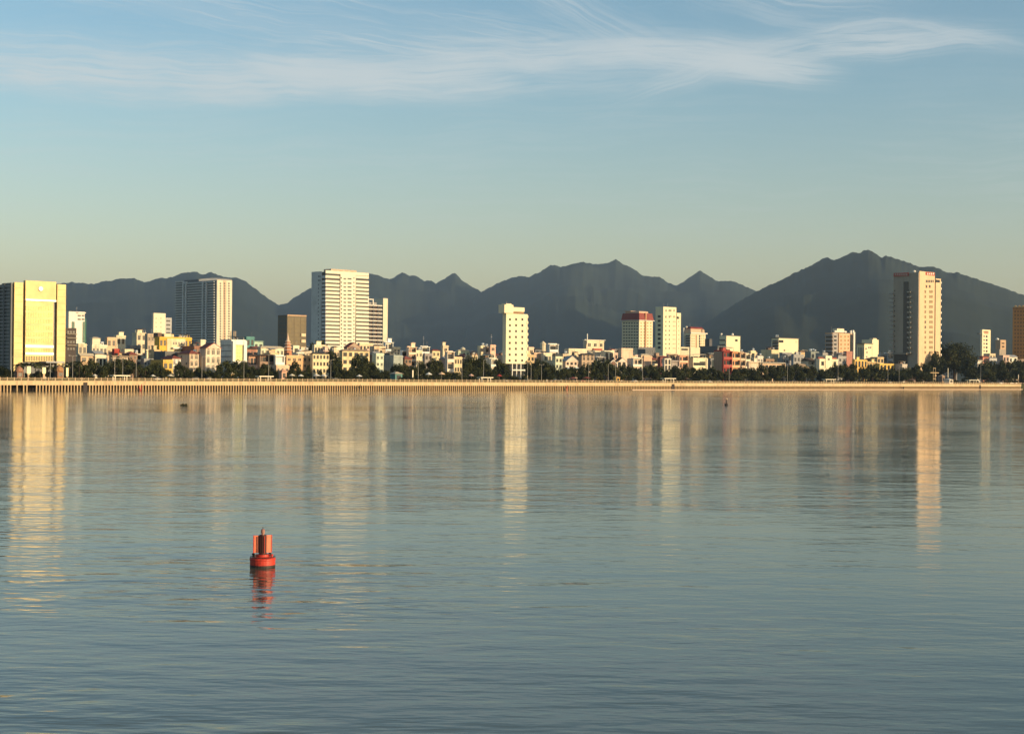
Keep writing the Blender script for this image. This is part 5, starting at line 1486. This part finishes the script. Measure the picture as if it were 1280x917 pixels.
# ------------------------------------------------------------------ red channel buoy
bp = on_z(328.2, 707.6)
by = empty('channel_buoy', bp, 0.25)
tag(by, 'red channel buoy with finned topmark floating in the foreground river', 'buoy')
k_ = (bp - CAM).length / F                     # metres per pixel there
BRD = mat('buoy_red', (0.52, 0.045, 0.028), 0.5, 7.0, 0.55)
BRF = mat('faded_red_panel', (0.74, 0.20, 0.11), 0.6, 6.0, 0.35)
BRK = mat('dark_fitting', (0.03, 0.02, 0.02), 0.6, 2, .3)
RB = 15.4 * k_
fl = MB().lathe(0, 0, [(RB * .93, -.3), (RB * .97, 0.02), (RB, .10), (RB, .27), (RB * 1.03, .29), (RB * 1.03, .34), (RB * .95, .37), (RB * .55, .42), (RB * .55, .50)], 28)
fo = fl.build('float', BRD, by)
MB().lathe(0, 0, [(RB * .985, -.02), (RB * 1.0, .0), (RB * 1.0, .07), (RB * .99, .085)], 28).build('waterline_band', BRK, by)
ztop = 37.5 * k_ * 1.0
BRS = mat('dark_oxide_red', (0.05, 0.012, 0.010), 0.6, 1.5, 0.3)  # dark red deepened to carry the shade between the fins
MB().lathe(0, 0, [(RB * .30, .50), (RB * .30, .56), (RB * .30, .57), (RB * .30, ztop), (RB * .28, ztop), (RB * .28, ztop + .04)], 16).build('column', BRS, by)
for an, ln in ((0.12, .74), (math.pi - 0.10, .74), (math.pi / 2, .6)):
    p = MB().box(RB * .2, -.014, .565, RB * ln, .014, ztop + .02).build('radar_fin', BRF, by)
    p.rotation_euler = (0, 0, an + .12)
    MB().box(RB * (ln - .05), -.03, .56, RB * (ln + .01), .03, ztop + .03).build('fin_edge', BRD, p)
for dx in (-.085, -.02, .06):
    MB().box(dx - .012, -RB * .35, .56, dx + .012, -RB * .31, ztop).build('cage_bar', BRD if dx > 0 else BRS, by).rotation_euler = (0, 0, -.05)
MB().lathe(0, 0, [(.06, ztop + .04), (.06, ztop + .10), (.085, ztop + .11), (.085, ztop + .22), (.075, ztop + .25), (.05, ztop + .28)], 14).build('lantern', mat('lantern_glass', (0.30, 0.15, 0.12), 0.25, 2, .2), by)
MB().lathe(0, 0, [(.012, ztop + .28), (.012, ztop + .36)], 6).build('bird_spike', BRK, by)
for an in (2.6, 3.75, 5.7, 0.7):
    c_, s_ = math.cos(an), math.sin(an)
    ob = MB().lathe(0, 0, [(.035, 0), (.035, .10), (.06, .11), (.06, .15), (.02, .17)], 10).build('mooring_bollard', BRK if an < 5 else BRD, by)
    ob.location = (RB * .82 * c_, RB * .82 * s_, .36)
ri = MB()
for i in range(24):
    a0, a1 = 2 * math.pi * i / 24, 2 * math.pi * (i + 1) / 24
    ri.tube([(RB * .98 * math.cos(a0), RB * .98 * math.sin(a0), .40), (RB * .98 * math.cos(a1), RB * .98 * math.sin(a1), .40)], [.014, .014], 5)
ri.build('hand_rail', BRK, by)

# ------------------------------------------------------------------ small floats further out
p = on_z(908, 506.6)
sp = empty('spar_buoy', p); tag(sp, 'small dark spar buoy with pale topmark in front of the far quay, right of centre', 'buoy')
MB().lathe(0, 0, [(.35, -.3), (.5, 0), (.5, .35), (.25, .55)], 12).build('float', BRK, sp)
o = MB().lathe(0, 0, [(.16, .5), (.13, 1.5)], 8).build('spar', BRK, sp)
MB().lathe(0, 0, [(.1, 1.5), (.28, 1.6), (.28, 1.9), (.08, 2.0)], 10).build('topmark', mat('topmark_pale', (.62, .45, .3), .6), sp)
p = on_z(229, 507)
fw = MB(); r_ = random.Random(2)
for i in range(9): fw.lathe(r_.uniform(-.7, .7), r_.uniform(-.4, .4), [(r_.uniform(.2, .45), -.1), (r_.uniform(.2, .4), .1 + .1 * r_.random()), (.05, .3 + .3 * r_.random())], 7)
o = fw.build('floating_weed', mat('water_weed', (0.03, 0.028, 0.012), .9, 2, .4, 0, .2, False)); o.location = p
tag(o, 'small dark clump of floating weed below the yellow building', 'weed')
RS = mat('stake_red', (0.5, 0.04, 0.03), 0.6, 1, .2)
for px, y, cn, m_ in ((176, 489.6, 'pair of leaning red stakes against the quay below the tall narrow beige house', RS), (449.5, 488.6, 'pair of leaning dark stakes against the quay below the tan-roofed hall', BRK), (709, 487, 'pair of small red stakes against the quay below the blue-balconied house', RS)):
    u_, _ = on_v(px, y, -1.4)
    r_ = empty('mooring_stake', W(u_, -1.4, 0), YAW); tag(r_, cn, 'stakes')
    MB().tube([(-.1, 0, -1), (-.1 + .5, 0, 2.6)], [.14, .11], 7).build('stake', m_, r_)
    MB().tube([(.15, .2, -1), (-.55, .2, 1.7)], [.14, .11], 7).build('stake', m_, r_)
p = on_v(1129.6, 486.6, -1.4)[0]
r_ = empty('mooring_bollard', W(p, -1.2, .42), YAW); tag(r_, 'squat dark bollard on the lower ledge of the quay below the tall tan tower', 'bollard')
MB().lathe(0, 0, [(.55, 0), (.45, .15), (.4, .9), (.6, 1.0), (.6, 1.25), (.3, 1.35)], 10).build('post', BRK, r_)

# ------------------------------------------------------------------ mountains
FOREST = mat('forested_slope', (0.024, 0.034, 0.024), 0.95, 0.004, 0.4, 0, 0.1, False)
A = [(-620, 466), (-520, 448), (-400, 420), (-300, 396), (-220, 383), (-140, 372), (-80, 362), (-20, 357), (40, 357), (83, 354), (90, 352), (118, 355), (128, 352), (150, 348.3), (160, 347.6), (168, 347.3), (180, 352.6), (188, 351), (200, 347.6), (208, 348), (216, 345.5), (225, 343), (230.5, 340.8), (237, 340.4), (245, 339), (253, 343), (265, 340), (273, 344.5), (286, 347), (297, 347), (308, 352), (320, 361), (331, 370), (340, 376), (348, 381), (362, 392), (382, 410), (410, 432), (450, 462)]
B = [(250, 462), (290, 430), (320, 398), (340, 385), (348, 380.5), (359, 379), (368, 371.7), (377.5, 366), (389, 360), (405, 352), (425, 345), (445, 341), (461, 342), (472, 344), (480, 347), (487, 349), (495, 345), (503, 340.6), (512, 345), (520, 344), (530, 350.6), (539, 350.6), (545, 354), (556, 348), (563, 343), (569, 341), (578, 351.5), (591, 359), (601, 364), (620, 378), (650, 400), (690, 432), (740, 464)]
C_ = [(490, 464), (540, 430), (575, 388), (595, 370), (602, 364.5), (612, 359), (622, 354), (631, 350), (647, 345), (661, 346), (675, 340), (689, 330.6), (695, 331.5), (702, 334), (715, 330), (730, 327), (742, 330.6), (755, 329.7), (763, 327), (770, 324), (777, 329), (792, 336), (803, 344), (814, 346), (825, 346), (836, 354), (846, 357), (855, 351.5), (866, 343.5), (875, 338), (885, 344), (896, 351.5), (906, 351), (917, 351.5), (932, 358), (946, 364), (970, 380), (1010, 410), (1040, 432), (1090, 466)]
D_ = [(770, 468), (830, 440), (880, 405), (915, 382), (946, 364), (960, 357), (975, 351), (992, 341.5), (1007, 335), (1021, 328), (1028, 323), (1034, 321), (1042, 325.5), (1055, 320), (1066, 315), (1075, 316), (1085, 311.4), (1095, 317), (1102, 322), (1107, 319.5), (1120, 323), (1132, 327), (1150, 334), (1162, 332.5), (1175, 336), (1185, 341), (1196, 340.5), (1222, 349), (1250, 358), (1280, 369), (1330, 386), (1400, 400), (1480, 415), (1600, 440), (1720, 474)]
def mountain(prof, r0, front, back, seed):
    step = 1.6
    b = MB()
    cols = []
    px = prof[0][0]
    js = [-1.0, -.9, -.8, -.7, -.6, -.5, -.42, -.34, -.27, -.2, -.14, -.09, -.045, 0.0, .05, .12, .25, .5, 1.0]
    n_c = 0
    def crest(p):
        for (xa, ya), (xb, yb) in zip(prof, prof[1:]):
            if xa <= p <= xb: return ya + (yb - ya) * (p - xa) / (xb - xa)
        return prof[0][1] if p < prof[0][0] else prof[-1][1]
    while px <= prof[-1][0]:
        ysm = sum(crest(px + o_) for o_ in range(-30, 31, 5)) / 13
        for (xa, ya), (xb, yb) in zip(prof, prof[1:]):
            if xa <= px <= xb + 1e-6:
                t = (px - xa) / (xb - xa); y = ya + (yb - ya) * t
                break
        y += 1.25 * noise.fractal(Vector((px * .17, seed, 0)), 0.8, 2.1, 5)
        d = ray(px, y); d = d / math.hypot(d.x, d.y)
        rr = r0 * (1 + .06 * noise.noise(Vector((px * .012, seed, 5))))
        top = HC + d.z * rr
        d2 = ray(px, ysm + 2); tsm = HC + d2.z / math.hypot(d2.x, d2.y) * rr
        for j in js:
            r_ = rr + (j * front if j < 0 else j * back)
            s = abs(j)
            base = (1 - s) ** 1.15
            x, yv = d.x * r_, d.y * r_
            nz = noise.ridged_multi_fractal(Vector((x * .0011, yv * .0011, seed)), 1.0, 2.1, 5, 1.0, 2.0) - 1.1
            kx = min(1.0, s * 4.0); kx = kx * kx * (3 - 2 * kx)
            hh = GZ + (top * (1 - kx) + tsm * kx - GZ) * max(0.0, base * (1 + .24 * nz * min(1, s * 2.2))) if s < 1 else -40.0
            if j < 0: hh = min(hh, GZ + (top - GZ) * (1 - .25 * s) * r_ / rr)
            b.v.append((x, yv, max(hh, -40.0)))
        n_c += 1
        px += step
    nj = len(js)
    for i in range(n_c - 1):
        for j in range(nj - 1):
            b.f.append([i * nj + j, (i + 1) * nj + j, (i + 1) * nj + j + 1, i * nj + j + 1]); b.mi.append(0)
    o = b.build('mountain_range', FOREST, None, True)
    tag(o, kind='structure')
mountain(A, 10500, 4200, 1500, 1.3)
mountain(B, 11200, 4200, 1500, 7.7)
mountain(C_, 10600, 4400, 1500, 13.1)
mountain(D_, 7200, 3600, 1400, 21.9)

# ------------------------------------------------------------------ light, sky and air
SUN_AZ, SUN_EL = R(118.0), R(9.0)             # azimuth clockwise from +Y: behind the camera on its right
sd = Vector((math.sin(SUN_AZ) * math.cos(SUN_EL), math.cos(SUN_AZ) * math.cos(SUN_EL), math.sin(SUN_EL)))
sl = bpy.data.lights.new('sun', 'SUN')
sl.energy = 4.8; sl.angle = R(0.5); sl.color = (1.0, 0.74, 0.42)
so = bpy.data.objects.new('sun', sl); COL.objects.link(so)
so.rotation_euler = sd.to_track_quat('Z', 'Y').to_euler()

w = bpy.data.worlds.new('World')
scene.world = w
w.use_nodes = True
w.cycles.sampling_method = 'MANUAL'; w.cycles.sample_map_resolution = 512
g = NT(w.node_tree)
bg = w.node_tree.nodes['Background']
sky = g.n('ShaderNodeTexSky', sky_type='NISHITA')
sky.sun_disc = False
sky.sun_elevation = SUN_EL
sky.sun_rotation = SUN_AZ
sky.air_density, sky.dust_density, sky.ozone_density = 1.15, 0.55, 2.0
sky.altitude = 0
dirv = g.n('ShaderNodeNewGeometry').outputs['Incoming']
tc = g.n('ShaderNodeTexCoord').outputs['Generated']
sx = g.n('ShaderNodeSeparateXYZ'); g.put(sx.inputs[0], tc)
X, Y_, Z = sx.outputs
ys = g.m('MAXIMUM', Y_, 0.05)
gx, gz = g.m('DIVIDE', X, ys), g.m('DIVIDE', Z, ys)
def sheet(p, wd, soft, st, seed, cut=.32, asym=1.0):
    """One streaky sheet of cirrus lying along a curve through three directions given as picture points."""
    wd *= 1.32; st *= 2.5
    q = [((x - 640) / F, (466 + .0096 * (x - 640) - y) / F) for x, y in p]
    (x1, y1), (x2, y2), (x3, y3) = q
    c_ = ((y3 - y1) / (x3 - x1) - (y2 - y1) / (x2 - x1)) / (x3 - x2)
    b_ = (y2 - y1) / (x2 - x1) - c_ * (x1 + x2)
    a = y1 - b_ * x1 - c_ * x1 * x1
    cen = g.m('ADD', g.m('ADD', g.m('MULTIPLY', gx, b_), a), g.m('MULTIPLY', g.m('MULTIPLY', gx, gx), c_))
    wob = g.m('MULTIPLY', g.m('SUBTRACT', g.noise(g.xyz(gx, gz, seed), 11.0, 3.0, .5), .5), .022)
    dd0 = g.m('ADD', g.m('SUBTRACT', gz, cen), wob)
    up_ = g.m('DIVIDE', g.m('MAXIMUM', dd0, 0.0), wd * asym / F)      # softer above, crisper below
    dn_ = g.m('DIVIDE', g.m('MINIMUM', dd0, 0.0), wd / F)
    dd = g.m('ADD', up_, dn_)
    core = g.m('EXPONENT', g.m('MULTIPLY', g.m('MULTIPLY', dd, dd), -1.0))
    so_ = soft / F
    win = g.m('MULTIPLY', g.ramp(gx, x1 - so_, x1 + so_), g.m('SUBTRACT', 1.0, g.ramp(gx, x3 - so_, x3 + so_)))
    n1 = g.noise(g.xyz(g.m('MULTIPLY', gx, 9.0), g.m('MULTIPLY', dd0, 190.0), seed), 1.0, 5.0, .62, '3D', 1.3)
    n2 = g.noise(g.xyz(g.m('MULTIPLY', gx, 7.0), g.m('MULTIPLY', gz, 16.0), seed + 30), 1.0, 3.0, .5)
    tex = g.m('MULTIPLY', g.m('ADD', g.m('MULTIPLY', g.ramp(n1, cut + .1, .66), .8), .2), g.m('ADD', g.m('MULTIPLY', g.ramp(n2, .32, .66), .85), .25))
    return g.m('MULTIPLY', g.m('MULTIPLY', core, win), g.m('MULTIPLY', tex, st))
parts_ = [
    sheet([(-260, 62), (230, 103), (600, 100)], 13, 70, 1.3, 1.0, .25, 1.7),
    sheet([(-260, 20), (120, 60), (420, 80)], 9, 70, .95, 2.0, .30, 1.4),
    sheet([(-120, 92), (120, 120), (330, 128)], 7, 60, .40, 3.0),
    sheet([(330, 84), (400, 97), (490, 98)], 12, 50, 1.2, 3.7, .2),
    sheet([(400, 112), (600, 112), (860, 102)], 8, 80, .36, 4.0, .25, 2.6),
    sheet([(560, 66), (760, 70), (1010, 82)], 13, 70, 1.6, 5.0, .24, 1.3),
    sheet([(740, 66), (830, 68), (950, 80)], 12, 60, 1.5, 5.5, .2, 1.2),
    sheet([(640, -25), (735, 25), (830, 74)], 20, 70, .30, 6.0, .28, 1.2),
    sheet([(850, 98), (1010, 62), (1190, 46)], 11, 130, .8, 7.0, .27, 1.3),
    sheet([(960, 60), (1090, 36), (1240, 50)], 7, 110, .40, 7.5, .25),
    sheet([(40, -30), (330, 34), (680, 66)], 13, 110, .42, 8.0, .36, 1.4),
    sheet([(330, -20), (520, 22), (760, 60)], 12, 90, .30, 9.0, .36, 1.4),
    sheet([(860, -20), (985, 14), (1110, 30)], 22, 90, .22, 10.0, .3, 1.3),
    sheet([(-400, 215), (640, 205), (1700, 195)], 70, 300, .10, 11.0),
    sheet([(-900, -190), (640, -200), (2400, -180)], 120, 300, .35, 12.0, .38),
]
tot = parts_[0]
for p_ in parts_[1:]: tot = g.m('ADD', tot, p_)
front = g.ramp(Y_, .05, .3)
cm = g.m('MULTIPLY', g.m('SUBTRACT', 1.0, g.m('EXPONENT', g.m('MULTIPLY', tot, -1.0))), front, clamp=True)
el = g.ramp(Z, 0.04, 0.24)
tint = g.mix(el, (1.06, 0.96, 0.94, 1), (0.80, 0.92, 1.0, 1))
tint = g.mix(g.ramp(Z, 0.22, 0.48), tint, (0.98, 0.97, 0.88, 1))
base = g.mix(1.0, sky.outputs[0], tint, 'MULTIPLY')
col = g.mix(g.m('MULTIPLY', cm, .8), base, (3.45, 3.68, 3.70, 1))
g.put(bg.inputs['Color'], col)
bg.inputs['Strength'].default_value = 0.15

hz = bpy.data.materials.new('haze')
hz.use_nodes = True
nt = hz.node_tree
for n_ in list(nt.nodes):
    if n_.type != 'OUTPUT_MATERIAL': nt.nodes.remove(n_)
pv = nt.nodes.new('ShaderNodeVolumePrincipled')
pv.inputs['Color'].default_value = (0.62, 0.80, 1.0, 1)
pv.inputs['Density'].default_value = HAZE_D
pv.inputs['Anisotropy'].default_value = 0.35
nt.links.new(pv.outputs[0], [n_ for n_ in nt.nodes if n_.type == 'OUTPUT_MATERIAL'][0].inputs['Volume'])
if HAZE_D > 0:
    hb_ = MB().box(-17000, -450, -60, 17000, 18500, 880).build('haze', hz)
    tag(hb_, 'thin blue morning haze filling the valley', 'haze', kind='stuff')

vs = scene.view_settings
vs.view_transform = 'Standard'; vs.look = 'None'; vs.gamma = 1.0; vs.use_curve_mapping = False
vs.exposure = EXPO
cy = scene.cycles
cy.max_bounces = 6; cy.diffuse_bounces = 2; cy.glossy_bounces = 3; cy.transmission_bounces = 2; cy.volume_bounces = 0
cy.use_denoising = True
cy.denoiser = 'OPENIMAGEDENOISE'
cy.caustics_reflective = False; cy.caustics_refractive = False

# ------------------------------------------------------------------ words for the setting
for nm, lab, ct in (('ground', 'flat dark green-brown land behind the quay, under the town', 'ground'), ('pavement', 'pale pavement along the houses behind the waterfront road', 'pavement'),
        ('promenade', 'pale paved walk along the top of the quay wall', 'promenade'), ('river_water', 'calm grey-green river with fine ripples and tower reflections', 'river'),
        ('road', 'dark asphalt road between the promenade hedge and the houses', 'road'), ('road_marking', 'thin pale centre line painted along the waterfront road', 'road marking'),
        ('mountain_range', 'low hazy mountain ridge behind the gold office block and tall slab tower', 'mountain'), ('mountain_range.001', 'hazy ridge with a small sharp peak right of the striped white hotel tower', 'mountain'),
        ('mountain_range.002', 'broad many-peaked hazy ridge behind the mansard hotel and white stepped tower', 'mountain'), ('mountain_range.003', 'highest hazy mountain behind the tall tan tower', 'mountain')):
    tag(bpy.data.objects[nm], lab, ct)
